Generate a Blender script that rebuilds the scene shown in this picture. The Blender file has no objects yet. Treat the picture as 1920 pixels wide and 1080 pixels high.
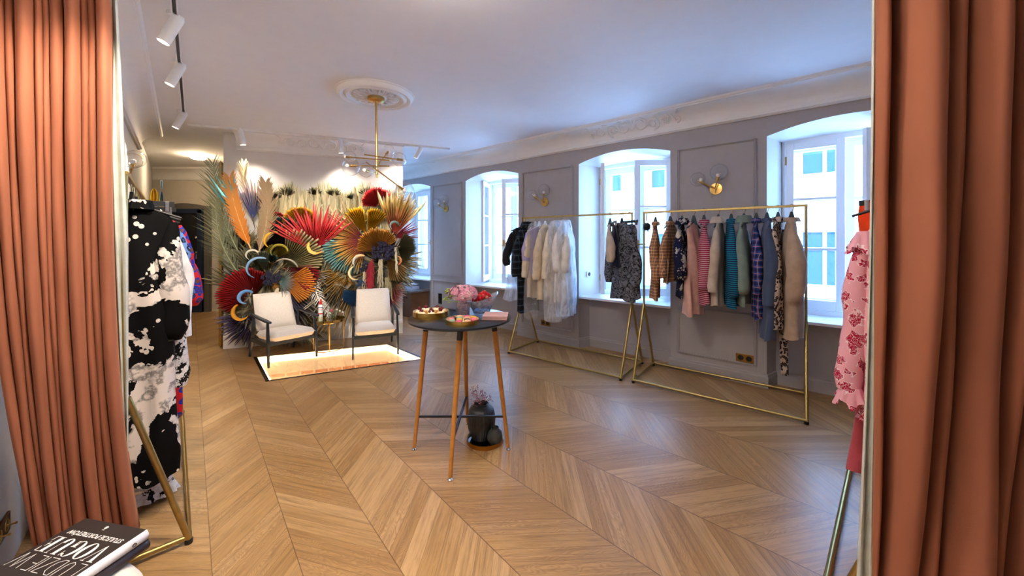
import bpy, bmesh, math, random
from mathutils import Vector as V, Matrix, noise as mnoise
from math import sin, cos, pi, radians as R, sqrt
SC = bpy.context.scene
COL = SC.collection
# ---------------------------------------------------------------- camera, sky, sun, exposure
H = 1.52; F = 693.333; CX = 960.0; CY = 450.0
cd = bpy.data.cameras.new('camera'); cam = bpy.data.objects.new('camera', cd); COL.objects.link(cam)
cam.location = (0, 0, H); cam.rotation_euler = (pi/2, 0, 0)
cd.sensor_width = 36; cd.lens = 13; cd.shift_y = -90/1920; cd.clip_start = 0.05; cd.clip_end = 200
SC.camera = cam
vs = SC.view_settings
SC.display_settings.display_device = 'sRGB'
vs.view_transform = 'Standard'; vs.look = 'None'; vs.exposure = 0.65; vs.gamma = 1.0; vs.use_curve_mapping = False
SC.cycles.use_denoising = True
SC.cycles.max_bounces = 10; SC.cycles.diffuse_bounces = 6; SC.cycles.glossy_bounces = 4
SC.cycles.transmission_bounces = 6; SC.cycles.transparent_max_bounces = 24
SC.cycles.caustics_reflective = False; SC.cycles.caustics_refractive = False; SC.cycles.sample_clamp_indirect = 6
W = bpy.data.worlds.new('world'); SC.world = W; W.use_nodes = True
bg = W.node_tree.nodes['Background']
sky = W.node_tree.nodes.new('ShaderNodeTexSky'); sky.sky_type = 'HOSEK_WILKIE'; sky.turbidity = 3.0
sky.sun_direction = (0.35, -0.5, 0.8)
hue = W.node_tree.nodes.new('ShaderNodeMixRGB'); hue.blend_type = 'MIX'; hue.inputs[0].default_value = 0.75
hue.inputs[2].default_value = (0.26, 0.50, 1.0, 1)
W.node_tree.links.new(sky.outputs[0], hue.inputs[1]); W.node_tree.links.new(hue.outputs[0], bg.inputs[0])
bg.inputs[1].default_value = 19.0
# window wall frame: WP + WU*s + WN*off (WN points into the room)
WP = V((0.938, 5.204, 0)); WU = V((0.7675, -0.641, 0)); WN = V((-0.641, -0.7675, 0))
sd = bpy.data.lights.new('sun', 'SUN'); sun = bpy.data.objects.new('sun', sd); COL.objects.link(sun)
sd.energy = 26.0; sd.angle = 0.02; sd.color = (0.42, 0.65, 1.0)
sdir = (-WN*0.62 + WU*0.25 + V((0, 0, -0.8))).normalized()
sun.rotation_euler = sdir.to_track_quat('-Z', 'Y').to_euler(); sun.location = (0, -4, 12)

# ---------------------------------------------------------------- places read off the floor and the walls
def G(x, y, z=0.0):
    Y = F*(H-z)/(y-CY); return V(((x-CX)/F*Y, Y, z))
def D(x, y, Y): return V(((x-CX)/F*Y, Y, H+(CY-y)/F*Y))
def Wp(s, z=0.0, off=0.0): return WP + WU*s + WN*off + V((0, 0, z))
def Ws(px):
    k = (px-CX)/F; return (k*WP.y - WP.x)/(WU.x - k*WU.y)
FA = V((-4.03, 5.166, 0)); FB = V((-1.794, 6.066, 0)); FU = (FB-FA).normalized(); FN = V((FU.y, -FU.x, 0))
def Fp(x, y, off=0.0):
    o = V((0, 0, H)); d = V(((x-CX)/F, 1, (CY-y)/F)); p0 = FA+FN*off
    t = (p0-o).dot(FN)/d.dot(FN); return o+d*t
LD = V((-0.667, 0.745, 0))
def Lp(Y, z=0.0, off=0.0): return V((-0.61-0.895*Y, Y, z)) + V((0.745, 0.667, 0))*off
CEIL = 3.03

# ---------------------------------------------------------------- mesh builder
def frame_of(d):
    d = d.normalized(); a = V((0, 0, 1)) if abs(d.z) < 0.92 else V((1, 0, 0))
    x = d.cross(a).normalized(); y = x.cross(d).normalized(); return x, y
class MB:
    def __init__(s): s.v = []; s.f = []; s.uv = []
    def add(s, vs_, fs_, uvs=None):
        o = len(s.v); s.v += [tuple(p) for p in vs_]; s.f += [tuple(i+o for i in f) for f in fs_]
        s.uv += list(uvs) if uvs else [(0, 0)]*len(vs_)
        return s
    def box(s, c, size, rz=0.0, M=None):
        c = V(c); hx, hy, hz = size[0]/2, size[1]/2, size[2]/2
        m = M or Matrix.Rotation(rz, 3, 'Z')
        P = [c + m @ V((x*hx, y*hy, z*hz)) for z in (-1, 1) for y in (-1, 1) for x in (-1, 1)]
        return s.add(P, [(0,2,3,1),(4,5,7,6),(0,1,5,4),(2,6,7,3),(0,4,6,2),(1,3,7,5)])
    def bar(s, p, q, w, h=None):
        p, q = V(p), V(q); h = h or w; x, y = frame_of(q-p); P = []
        for e in (p, q):
            for a, b in ((-1,-1),(1,-1),(1,1),(-1,1)): P.append(e + x*a*w/2 + y*b*h/2)
        return s.add(P, [(3,2,1,0),(4,5,6,7),(0,1,5,4),(1,2,6,5),(2,3,7,6),(3,0,4,7)])
    def taper(s, p, q, w0, h0, w1, h1, side=None):
        p, q = V(p), V(q); d = (q-p).normalized()
        if side is None: x, y = frame_of(d)
        else:
            x = V(side); x = (x - d*x.dot(d)).normalized(); y = d.cross(x).normalized()
        P = []
        for e, w, h in ((p, w0, h0), (q, w1, h1)):
            for a, b in ((-1,-1),(1,-1),(1,1),(-1,1)): P.append(e + x*a*w/2 + y*b*h/2)
        return s.add(P, [(3,2,1,0),(4,5,6,7),(0,1,5,4),(1,2,6,5),(2,3,7,6),(3,0,4,7)])
    def tube(s, pts, r, n=8, cap=True, flat=1.0):
        pts = [V(p) for p in pts]; m = len(pts); P = []; UVs = []
        rr = r if isinstance(r, (list, tuple)) else [r]*m
        d0 = (pts[1]-pts[0]).normalized(); x, y = frame_of(d0); L = 0
        for i, p in enumerate(pts):
            d = (pts[min(i+1, m-1)]-pts[max(i-1, 0)])
            if d.length < 1e-9: d = d0
            d.normalize(); x = (x - d*x.dot(d)).normalized(); y = d.cross(x).normalized()
            if i: L += (p-pts[i-1]).length
            for k in range(n):
                a = 2*pi*k/n; P.append(p + (x*cos(a) + y*sin(a)*flat)*rr[i]); UVs.append((k/n, L))
        Fs = [(i*n+k, i*n+(k+1) % n, (i+1)*n+(k+1) % n, (i+1)*n+k) for i in range(m-1) for k in range(n)]
        if cap: Fs += [tuple(range(n-1, -1, -1)), tuple((m-1)*n+k for k in range(n))]
        return s.add(P, Fs, UVs)
    def lathe(s, prof, c=(0, 0, 0), n=32, M=None):
        c = V(c); P = []; m = len(prof)
        for r, z in prof:
            for k in range(n):
                p = V((max(r, 1e-5)*cos(2*pi*k/n), max(r, 1e-5)*sin(2*pi*k/n), z))
                P.append(c + (M @ p if M else p))
        Fs = [(i*n+k, i*n+(k+1) % n, (i+1)*n+(k+1) % n, (i+1)*n+k) for i in range(m-1) for k in range(n)]
        return s.add(P, Fs)
    def ball(s, c, r, n=10, m=7, sc=(1, 1, 1)):
        prof = [(sin(pi*i/m), -cos(pi*i/m)) for i in range(m+1)]
        c = V(c); P = []
        for a, z in prof:
            for k in range(n): P.append(c + V((a*cos(2*pi*k/n)*sc[0], a*sin(2*pi*k/n)*sc[1], z*sc[2]))*r)
        return s.add(P, [(i*n+k, i*n+(k+1) % n, (i+1)*n+(k+1) % n, (i+1)*n+k) for i in range(m) for k in range(n)])
    def grid(s, fn, nu, nv, closed=False):
        P = []; UVs = []
        for j in range(nv+1):
            for i in range(nu + (0 if closed else 1)):
                P.append(fn(i/nu, j/nv)); UVs.append((i/nu, j/nv))
        w = nu if closed else nu+1
        Fs = [(j*w+i, j*w+(i+1) % w, (j+1)*w+(i+1) % w, (j+1)*w+i) for j in range(nv) for i in range(nu)]
        return s.add(P, Fs, UVs)
    def prism(s, poly, ext):
        n = len(poly); A = [V(p) for p in poly]; B = [p+V(ext) for p in A]
        return s.add(A+B, [tuple(range(n-1, -1, -1)), tuple(range(n, 2*n))] + [(i, (i+1) % n, n+(i+1) % n, n+i) for i in range(n)])
    def disc(s, c, r, n=32, z0=0.0, z1=0.02):
        return s.lathe([(0, z0), (r, z0), (r, z1), (0, z1)], c, n)
def origin_of(o):
    p = V((0, 0, 0))
    while o is not None: p = p + o.location; o = o.parent
    return p
def part(name, mb, mat, parent=None, world=False, smooth=38, bevel=0.0, uv=False, solid=0.0, sub=0):
    me = bpy.data.meshes.new(name)
    o = origin_of(parent) if world else V((0, 0, 0))
    me.from_pydata([tuple(V(p)-o) for p in mb.v], [], mb.f)
    if uv:
        l = me.uv_layers.new(name='UVMap'); L = l.data
        for lp in me.loops: L[lp.index].uv = mb.uv[lp.vertex_index]
    bm = bmesh.new(); bm.from_mesh(me)
    bmesh.ops.recalc_face_normals(bm, faces=bm.faces[:]); bm.to_mesh(me); bm.free()
    if smooth:
        me.polygons.foreach_set('use_smooth', [True]*len(me.polygons)); me.set_sharp_from_angle(angle=R(smooth))
    me.materials.append(mat)
    ob = bpy.data.objects.new(name, me); COL.objects.link(ob); ob.parent = parent
    if sub: m = ob.modifiers.new('Sub', 'SUBSURF'); m.levels = sub; m.render_levels = sub
    if solid: m = ob.modifiers.new('Solid', 'SOLIDIFY'); m.thickness = solid; m.offset = 0
    if bevel: m = ob.modifiers.new('Bevel', 'BEVEL'); m.width = bevel; m.segments = 2; m.limit_method = 'ANGLE'; m.angle_limit = R(40)
    return ob
def tag(o, label, cat, group=None, kind=None):
    o['label'] = label; o['category'] = cat
    if group: o['group'] = group
    if kind: o['kind'] = kind
    return o
def thing(name, label, cat, loc=(0, 0, 0), rz=0.0, group=None, kind=None):
    o = bpy.data.objects.new(name, None); COL.objects.link(o); o.empty_display_size = 0.05
    o.location = loc; o.rotation_euler = (0, 0, rz); return tag(o, label, cat, group, kind)
def solo(name, mb, mat, label, cat, group=None, kind=None, **k):
    return tag(part(name, mb, mat, None, **k), label, cat, group, kind)
def struct(name, mb, mat, label, cat, **k): return tag(part(name, mb, mat, None, **k), label, cat, None, 'structure')
def dup(root, loc, rz, label, group=None):
    r = root.copy(); COL.objects.link(r); r.location = loc; r.rotation_euler = (0, 0, rz); r['label'] = label
    if group: r['group'] = group
    for ch in list(root.children):
        c = ch.copy(); COL.objects.link(c); c.parent = r
        for g in list(ch.children):
            d = g.copy(); COL.objects.link(d); d.parent = c
    return r

# ---------------------------------------------------------------- materials
def lin(c):
    if isinstance(c, str): c = tuple(int(c[i:i+2], 16) for i in (0, 2, 4))
    if max(c) > 1.0: c = tuple(x/255 for x in c)
    return tuple((x/12.92 if x <= 0.04045 else ((x+0.055)/1.055)**2.4) for x in c[:3]) + (1,)
class NT:
    def __init__(s, name):
        s.m = bpy.data.materials.new(name); s.m.use_nodes = True; s.t = s.m.node_tree
        s.n = s.t.nodes; s.b = s.n['Principled BSDF']; s.out = s.n['Material Output']
    def node(s, t, **kw):
        n = s.n.new(t)
        for k, v in kw.items(): setattr(n, k, v)
        return n
    def put(s, sock, v):
        if isinstance(v, bpy.types.NodeSocket): s.t.links.new(v, sock)
        elif v is not None: sock.default_value = v
    def math(s, op, a, b=None, c=None):
        n = s.node('ShaderNodeMath', operation=op); s.put(n.inputs[0], a); s.put(n.inputs[1], b)
        if c is not None: s.put(n.inputs[2], c)
        return n.outputs[0]
    def mix(s, f, a, b, mode='MIX'):
        n = s.node('ShaderNodeMixRGB', blend_type=mode); s.put(n.inputs[0], f); s.put(n.inputs[1], a); s.put(n.inputs[2], b)
        return n.outputs[0]
    def coord(s, kind='Object'): return s.node('ShaderNodeTexCoord').outputs[kind]
    def scale(s, v, sc, rot=(0, 0, 0), loc=(0, 0, 0)):
        n = s.node('ShaderNodeMapping'); s.put(n.inputs[0], v); n.inputs['Scale'].default_value = sc
        n.inputs['Rotation'].default_value = rot; n.inputs['Location'].default_value = loc; return n.outputs[0]
    def noise(s, v, scale=5, detail=4, rough=0.5, dist=0.0):
        n = s.node('ShaderNodeTexNoise'); s.put(n.inputs['Vector'], v); n.inputs['Scale'].default_value = scale
        n.inputs['Detail'].default_value = detail; n.inputs['Roughness'].default_value = rough; n.inputs['Distortion'].default_value = dist
        return n.outputs[0]
    def vor(s, v, scale=5, feature='F1', out=0, rand=1.0):
        n = s.node('ShaderNodeTexVoronoi', feature=feature); s.put(n.inputs['Vector'], v); n.inputs['Scale'].default_value = scale
        n.inputs['Randomness'].default_value = rand; return n.outputs[out]
    def ramp(s, f, stops, interp='LINEAR'):
        n = s.node('ShaderNodeValToRGB'); s.put(n.inputs[0], f); n.color_ramp.interpolation = interp; e = n.color_ramp.elements
        while len(e) < len(stops): e.new(0.5)
        for i, (p, c) in enumerate(stops):
            e[i].position = p; e[i].color = c if len(c) == 4 else lin(c)
        return n.outputs[0]
    def xyz(s, v):
        n = s.node('ShaderNodeSeparateXYZ'); s.put(n.inputs[0], v); return n.outputs
    def vec(s, x, y, z=0.0):
        n = s.node('ShaderNodeCombineXYZ'); s.put(n.inputs[0], x); s.put(n.inputs[1], y); s.put(n.inputs[2], z); return n.outputs[0]
    def bump(s, h, strength=0.2, dist=0.01):
        n = s.node('ShaderNodeBump'); n.inputs['Strength'].default_value = strength; n.inputs['Distance'].default_value = dist
        s.put(n.inputs['Height'], h); s.put(s.b.inputs['Normal'], n.outputs[0])
    def fin(s, col=None, rough=0.5, metal=0.0, spec=None, **kw):
        if col is not None: s.put(s.b.inputs['Base Color'], col)
        s.put(s.b.inputs['Roughness'], rough); s.put(s.b.inputs['Metallic'], metal)
        if spec is not None: s.put(s.b.inputs['Specular IOR Level'], spec)
        for k, v in kw.items(): s.put(s.b.inputs[k.replace('_', ' ')], v)
        return s.m
_plain = {}
def plain(name, col, rough=0.5, metal=0.0, var=0.06, scale=8, bump=0.0, bscale=60, spec=None, **kw):
    key = (name,)
    if key in _plain: return _plain[key]
    n = NT(name); c = lin(col); v = n.coord('Object')
    d = tuple(x*(1-var) for x in c[:3])+(1,); e = tuple(min(1, x*(1+var)) for x in c[:3])+(1,)
    f = n.noise(v, scale, 3)
    colr = n.ramp(f, [(0.35, d), (0.65, e)])
    if bump: n.bump(n.noise(v, bscale, 3), bump, 0.004)
    _plain[key] = n.fin(colr, rough, metal, spec, **kw); return _plain[key]
def fabric(name, col, rough=0.9, weave=180, sheen=0.2, var=0.1):
    return plain(name, col, rough, 0, var, 14, 0.35, weave, 0.2, Sheen_Weight=sheen)
def emit(name, col, strength):
    n = NT(name); n.b.inputs['Emission Strength'].default_value = strength; n.b.inputs['Emission Color'].default_value = lin(col)
    return n.fin(lin(col), 0.5)
def clear(name, tint=(1, 1, 1), gloss=0.12, rough=0.02, white=0.0):
    # clear pane / globe: see-through with a real sheen
    n = NT(name); tr = n.node('ShaderNodeBsdfTransparent'); tr.inputs[0].default_value = tint + (1,); n.m.use_backface_culling = False
    gl = n.node('ShaderNodeBsdfGlossy'); gl.inputs['Roughness'].default_value = rough
    fr = n.node('ShaderNodeLayerWeight'); fr.inputs[0].default_value = 0.5
    f = n.math('ADD', n.math('MULTIPLY', n.math('POWER', fr.outputs['Facing'], 4.0 if gloss < 0.3 else 2.2), 0.75), 0.03 + gloss*0.05)
    mx = n.node('ShaderNodeMixShader'); n.put(mx.inputs[0], f); n.put(mx.inputs[1], tr.outputs[0]); n.put(mx.inputs[2], gl.outputs[0])
    sh = mx.outputs[0]
    if white:
        df = n.node('ShaderNodeBsdfDiffuse'); df.inputs[0].default_value = (0.85, 0.88, 0.92, 1)
        m2 = n.node('ShaderNodeMixShader'); m2.inputs[0].default_value = white; n.put(m2.inputs[1], sh); n.put(m2.inputs[2], df.outputs[0]); sh = m2.outputs[0]
    n.put(n.out.inputs[0], sh); return n.m
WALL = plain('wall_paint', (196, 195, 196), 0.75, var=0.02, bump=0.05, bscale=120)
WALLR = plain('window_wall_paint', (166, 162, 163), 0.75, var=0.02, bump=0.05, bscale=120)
WALLB = plain('wall_paint_beige', (206, 196, 182), 0.75, var=0.02, bump=0.05, bscale=120)
WHITE = plain('white_plaster', (235, 233, 230), 0.6, var=0.015, bump=0.04, bscale=90)
SASH = plain('white_gloss_paint', (236, 238, 240), 0.35, var=0.01)
BRASS = plain('brushed_brass', (196, 160, 92), 0.32, 1.0, 0.08, 30)
RACKM = plain('satin_gold_metal', (178, 156, 98), 0.38, 1.0, 0.06, 30)
BLACK = plain('black_plastic', (18, 18, 19), 0.4, var=0.1)
PANE = clear('window_glass', (0.97, 0.99, 1.0))
GLOBE = clear('globe_glass', (1, 1, 1), 0.35)
CHROME = plain('chrome', (210, 210, 212), 0.12, 1.0, 0.03)
# ---------------------------------------------------------------- floor: oak chevron, strips follow the joints of the parquet
def floor_mat():
    n = NT('oak_chevron_parquet'); uv = n.node('ShaderNodeUVMap').outputs[0]; o = n.xyz(uv)
    c, t = o[0], o[1]
    st = n.math('FLOOR', t); ft = n.math('FRACT', t)
    q = n.math('DIVIDE', c, 0.122); pk = n.math('FLOOR', q); fc = n.math('FRACT', q)
    wn = n.node('ShaderNodeTexWhiteNoise', noise_dimensions='2D'); n.put(wn.inputs['Vector'], n.vec(st, pk)); rnd = wn.outputs['Value']
    base = n.ramp(rnd, [(0.0, (162, 125, 78)), (0.35, (171, 134, 87)), (0.7, (178, 141, 94)), (1.0, (187, 151, 105))])
    al = n.math('ADD', n.math('MULTIPLY', ft, 0.75), n.math('MULTIPLY', rnd, 37.0))
    g1 = n.noise(n.vec(n.math('MULTIPLY', al, 2.2), n.math('MULTIPLY', c, 42.0), rnd), 1.0, 5, 0.6, 0.6)
    # cathedral figure: rings cut by a slow wander along the plank
    wob = n.noise(n.vec(n.math('MULTIPLY', al, 3.2), n.math('MULTIPLY', fc, 0.8), rnd), 1.0, 2, 0.5)
    ph = n.math('ADD', n.math('MULTIPLY', n.math('ABSOLUTE', n.math('SUBTRACT', fc, 0.5)), 3.0), n.math('MULTIPLY', wob, 7.0))
    ring = n.math('POWER', n.math('ABSOLUTE', n.math('SINE', n.math('MULTIPLY', ph, 9.0))), 3.0)
    fine = n.noise(n.vec(n.math('MULTIPLY', al, 10.0), n.math('MULTIPLY', c, 260.0), rnd), 1.0, 2, 0.6)
    g = n.ramp(g1, [(0.32, (0.52, 0.50, 0.48, 1)), (0.55, (1, 1, 1, 1)), (0.75, (1.08, 1.08, 1.08, 1))])
    col = n.mix(0.75, base, g, 'MULTIPLY')
    amt = n.math('MULTIPLY', ring, n.math('GREATER_THAN', n.math('FRACT', n.math('MULTIPLY', rnd, 7.3)), 0.45))
    col = n.mix(n.math('MULTIPLY', amt, 0.36), col, lin((120, 82, 48)))
    col = n.mix(n.math('MULTIPLY', n.math('LESS_THAN', fine, 0.42), 0.24), col, lin((110, 74, 42)))
    sm = n.math('LESS_THAN', n.math('MINIMUM', fc, n.math('SUBTRACT', 1.0, fc)), 0.018)
    sj = n.math('LESS_THAN', n.math('MINIMUM', ft, n.math('SUBTRACT', 1.0, ft)), 0.006)
    seam = n.math('MAXIMUM', n.math('MULTIPLY', sm, 0.4), n.math('MULTIPLY', sj, 0.75))
    col = n.mix(seam, col, lin((88, 58, 34)))
    n.bump(n.math('SUBTRACT', g1, n.math('MULTIPLY', seam, 2.0)), 0.10, 0.004)
    rg = n.math('ADD', n.math('MULTIPLY', g1, 0.12), 0.30)
    return n.fin(col, rg, 0, 0.5)
LINES = [(0.103, -0.872), (0.511, -0.870), (0.976, -0.875), (1.552, -0.905), (2.284, -0.963), (3.153, -1.046), (4.016, -1.094), (5.019, -1.166)]
LINES = [(0.103-0.41*k, -0.872) for k in range(14, 0, -1)] + LINES + [(6.2, -1.24), (7.5, -1.31), (8.9, -1.38), (10.4, -1.44), (12.0, -1.5)]
PIT = [G(482, 670), G(505, 713.5), G(791, 673), G(725.6, 646)]
def build_floor():
    bm = bmesh.new(); l = bm.loops.layers.uv.new('UVMap'); K = 0.84
    rows = [-2.2+0.3*i for i in range(45)]; val = []; KM = {15: 1.0, 16: 1.5, 17: 1.06, 18: 0.8, 19: 1.0, 20: 0.55, 21: 0.91}
    for Y in rows:
        X = [a+b*Y for a, b in LINES]
        for i in range(1, len(X)): X[i] = max(X[i], X[i-1]+0.12)
        cum = 0; r = []
        for i, x in enumerate(X):
            if i:
                w = (x-X[i-1])*0.74; cum += (1 if (i-14) % 2 == 1 else -1)*KM.get(i, K)*w
            r.append((x, Y, 0.755*Y-0.656*x - cum, i))
        val.append(r)
    for j in range(len(rows)-1):
        for i in range(len(LINES)-1):
            q = [val[j][i], val[j][i+1], val[j+1][i+1], val[j+1][i]]
            f = bm.faces.new([bm.verts.new((p[0], p[1], 0)) for p in q])
            for lp, p in zip(f.loops, q): lp[l].uv = (p[2], p[3])
    bmesh.ops.remove_doubles(bm, verts=bm.verts[:], dist=1e-5)
    for f in bm.faces:
        f.normal_update()
    g = lambda: bm.verts[:]+bm.edges[:]+bm.faces[:]
    for i in range(4):
        a, b = PIT[i], PIT[(i+1) % 4]; d = (b-a)
        bmesh.ops.bisect_plane(bm, geom=g(), plane_co=a, plane_no=(d.y, -d.x, 0), dist=1e-6)
    def inside(p):
        return all((PIT[(i+1) % 4]-PIT[i]).cross(p-PIT[i]).z > 0 for i in range(4))
    dele = [f for f in bm.faces if inside(f.calc_center_median())]
    bmesh.ops.delete(bm, geom=dele, context='FACES')
    bmesh.ops.bisect_plane(bm, geom=g(), plane_co=Wp(0, 0, -0.25), plane_no=-WN, clear_outer=True)
    bmesh.ops.bisect_plane(bm, geom=g(), plane_co=Lp(0, 0, -0.3), plane_no=(-0.745, -0.667, 0), clear_outer=True)
    bmesh.ops.recalc_face_normals(bm, faces=bm.faces[:])
    for f in bm.faces:
        if f.normal.z < 0: f.normal_flip()
    me = bpy.data.meshes.new('floor'); bm.to_mesh(me); bm.free(); me.materials.append(floor_mat())
    o = bpy.data.objects.new('floor', me); COL.objects.link(o)
    tag(o, 'oak chevron parquet floor with long joints running away', 'floor', None, 'structure')
build_floor()
# ---------------------------------------------------------------- ceiling
mb = MB()
CP = [V((-10, 11.2, 0)), Wp(-9, 0, -0.7), Wp(9, 0, -0.7), V((7.5, -2.6, 0)), V((-1, -2.6, 0)), V((-10, 8.5, 0))]
mb.prism([p+V((0, 0, CEIL)) for p in CP], (0, 0, 0.25))
struct('ceiling', mb, plain('ceiling_paint', (232, 231, 231), 0.8, var=0.01, bump=0.04, bscale=70), 'smooth white plaster ceiling', 'ceiling', smooth=0)
# ---------------------------------------------------------------- window wall
WINS = [(-4.56, -3.333), (-2.315, -1.089), (0.0, 1.239), (2.19, 3.43)]
SILL = 0.73; SPR = 2.585; RISE = 0.10; DEP = 0.5; NA = 14
mb = MB(); rv = MB()
edges = [-8.0] + [e for w in WINS for e in w] + [8.0]
for i in range(0, len(edges), 2):
    a, b = edges[i], edges[i+1]
    mb.add([Wp(a), Wp(b), Wp(b, CEIL), Wp(a, CEIL)], [(0, 1, 2, 3)])
for a, b in WINS:
    arc = [(a+(b-a)*k/NA, SPR+RISE*(1-(2*k/NA-1)**2)) for k in range(NA+1)]
    for k in range(NA):
        (s0, z0), (s1, z1) = arc[k], arc[k+1]
        mb.add([Wp(s0, z0), Wp(s1, z1), Wp(s1, CEIL), Wp(s0, CEIL)], [(0, 1, 2, 3)])
    A = [(a, SILL-0.03)] + arc + [(b, SILL-0.03)]
    ia, ib = a+0.1, b-0.1
    B = [(ia, SILL-0.03)] + [(ia+(ib-ia)*k/NA, 2.60) for k in range(NA+1)] + [(ib, SILL-0.03)]
    for k in range(len(A)-1):
        rv.add([Wp(*A[k]), Wp(*A[k+1]), Wp(*B[k+1], -DEP), Wp(*B[k], -DEP)], [(0, 1, 2, 3)])
    na, nb = a+0.06, b-0.06; zt = SILL-0.02
    mb.add([Wp(na, 0, -0.2), Wp(nb, 0, -0.2), Wp(nb, zt, -0.2), Wp(na, zt, -0.2)], [(0, 1, 2, 3)])
    mb.add([Wp(a), Wp(na, 0, -0.2), Wp(na, zt, -0.2), Wp(a, zt)], [(0, 1, 2, 3)])
    mb.add([Wp(b), Wp(nb, 0, -0.2), Wp(nb, zt, -0.2), Wp(b, zt)], [(0, 1, 2, 3)])
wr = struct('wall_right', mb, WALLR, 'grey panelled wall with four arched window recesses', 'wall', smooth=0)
part('reveal', rv, WHITE, wr, smooth=30)
def sash(parent, hinge, d, w=0.515, z0=0.785, z1=2.565, handle=False, th=0.045):
    d = V(d).normalized(); n = V((d.y, -d.x, 0)); Mx = Matrix((d, n, V((0, 0, 1)))).transposed()
    def bx(m, x0, x1, za, zb, t): m.box(hinge + d*((x0+x1)/2) + V((0, 0, (za+zb)/2)), (x1-x0, t, zb-za), M=Mx)
    m = MB(); st = 0.07
    bx(m, 0, st, z0, z1, th); bx(m, w-st, w, z0, z1, th); bx(m, st, w-st, z0, z0+0.1, th); bx(m, st, w-st, z1-0.07, z1, th)
    zs = [z0+0.1+(z1-0.07-z0-0.1)*k/3 for k in range(4)]
    for k in (1, 2): bx(m, st, w-st, zs[k]-0.014, zs[k]+0.014, th*0.8)
    s = part('sash', m, SASH, parent, world=True, smooth=0, bevel=0.004)
    g = MB(); bx(g, st-0.005, w-st+0.005, z0+0.09, z1-0.06, 0.004)
    part('pane', g, PANE, s, world=True, smooth=0)
    hg = MB()
    for zz in (z0+0.18, z1-0.18): hg.tube([hinge + V((0, 0, zz-0.045)) + n*0.03, hinge + V((0, 0, zz+0.045)) + n*0.03], 0.009, 8)
    part('hinge', hg, BRASS, s, world=True)
    if handle:
        hm = MB(); c = hinge + d*(w-st/2) + V((0, 0, z0+0.68))
        for sg in (1, -1):
            hm.box(c + n*sg*(th/2+0.004), (0.028, 0.01, 0.11), M=Mx); hm.tube([c + n*sg*(th/2), c + n*sg*(th/2+0.045), c + n*sg*(th/2+0.05) - d*0.10], 0.008, 8)
        part('handle', hm, BRASS, s, world=True)
    return s
WL = ['far arched window half hidden by the flower wall, closed', 'arched window with open casements behind the plastic-covered clothes',
      'arched window with open casements between the two clothes racks', 'near arched window with one casement closed, beside the pink dress']
for i, (a, b) in enumerate(WINS):
    w = thing('window_%d' % (i+1), WL[i], 'window', Wp((a+b)/2, SILL, -0.45), kind='structure')
    ia, ib = a+0.1, b-0.1; sb = a+0.055
    m = MB()
    m.prism([Wp(a+0.005, SILL-0.03, 0.012), Wp(b-0.005, SILL-0.03, 0.012), Wp(ib, SILL-0.03, -0.70), Wp(ia, SILL-0.03, -0.70)], (0, 0, 0.03))
    part('window_sill', m, SASH, w, world=True, smooth=0, bevel=0.004)
    m = MB()
    for off in (-0.47, -0.64):
        for s in (ia+0.025, ib-0.025): m.bar(Wp(s, SILL, off), Wp(s, 2.6, off), 0.05, 0.05)
        m.bar(Wp(ia, 2.585, off), Wp(ib, 2.585, off), 0.05, 0.05); m.bar(Wp(ia, 0.755, off), Wp(ib, 0.755, off), 0.05, 0.05)
    for s in (ia-0.005, ib+0.005): m.bar(Wp(s, 0.7, -0.58), Wp(s, 2.62, -0.58), 0.02, 0.28) if False else m.add([Wp(s, 0.7, -0.45), Wp(s, 2.62, -0.45), Wp(s, 2.62, -0.72), Wp(s, 0.7, -0.72)], [(0, 1, 2, 3)])
    m.add([Wp(ia, 2.605, -0.45), Wp(ib, 2.605, -0.45), Wp(ib, 2.605, -0.72), Wp(ia, 2.605, -0.72)], [(0, 1, 2, 3)])
    part('window_frame', m, SASH, w, world=True, smooth=0)
    hl = Wp(ia+0.03, 0, -0.47); hr = Wp(ib-0.03, 0, -0.47); wd = (ib-ia)/2-0.035
    al, ar = [(0, 0), (60, 40), (63, 40), (0, 40)][i]
    sash(w, hl, WU*cos(R(al))+WN*sin(R(al)), wd, handle=False)
    sash(w, hr, -WU*cos(R(ar))+WN*sin(R(ar)), wd, handle=True)
    sash(w, Wp(ia+0.03, 0, -0.65), WU, wd); sash(w, Wp(ib-0.03, 0, -0.65), -WU, wd)
# ---------------------------------------------------------------- mouldings
def sweep(mb, pts, prof, closed=False):
    P = [V((p[0], p[1], 0)) for p in pts]; m = len(P); rings = []
    for i, p in enumerate(P):
        ns = []
        if i > 0: d = (P[i]-P[i-1]).normalized(); ns.append(V((d.y, -d.x, 0)))
        if i < m-1: d = (P[i+1]-P[i]).normalized(); ns.append(V((d.y, -d.x, 0)))
        n = sum(ns, V((0, 0, 0))).normalized(); k = 1/max(0.4, n.dot(ns[0]))
        rings.append([p + n*k*o + V((0, 0, z)) for o, z in prof])
    q = len(prof); vsl = [v for r in rings for v in r]
    fs = [(i*q+k, i*q+(k+1) % q, (i+1)*q+(k+1) % q, (i+1)*q+k) for i in range(m-1) for k in range(q)]
    fs += [tuple(range(q)), tuple((m-1)*q+k for k in range(q))]
    return mb.add(vsl, fs)
def covept(w): return (0.035+0.185*(1-cos(w*pi/2)), 2.855+0.14*sin(w*pi/2))
CORN = [(0, 2.79), (0.022, 2.79), (0.03, 2.80), (0.045, 2.805), (0.045, 2.83), (0.03, 2.835), (0.035, 2.85)] + [covept(k/8) for k in range(9)] + [(0.235, 2.997), (0.235, 3.008), (0.25, 3.012), (0.262, 3.03), (0, 3.03)]
def corn(name, pts, label):
    m = MB(); sweep(m, pts, CORN); return struct(name, m, WHITE, label, 'cornice', smooth=35)
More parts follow.
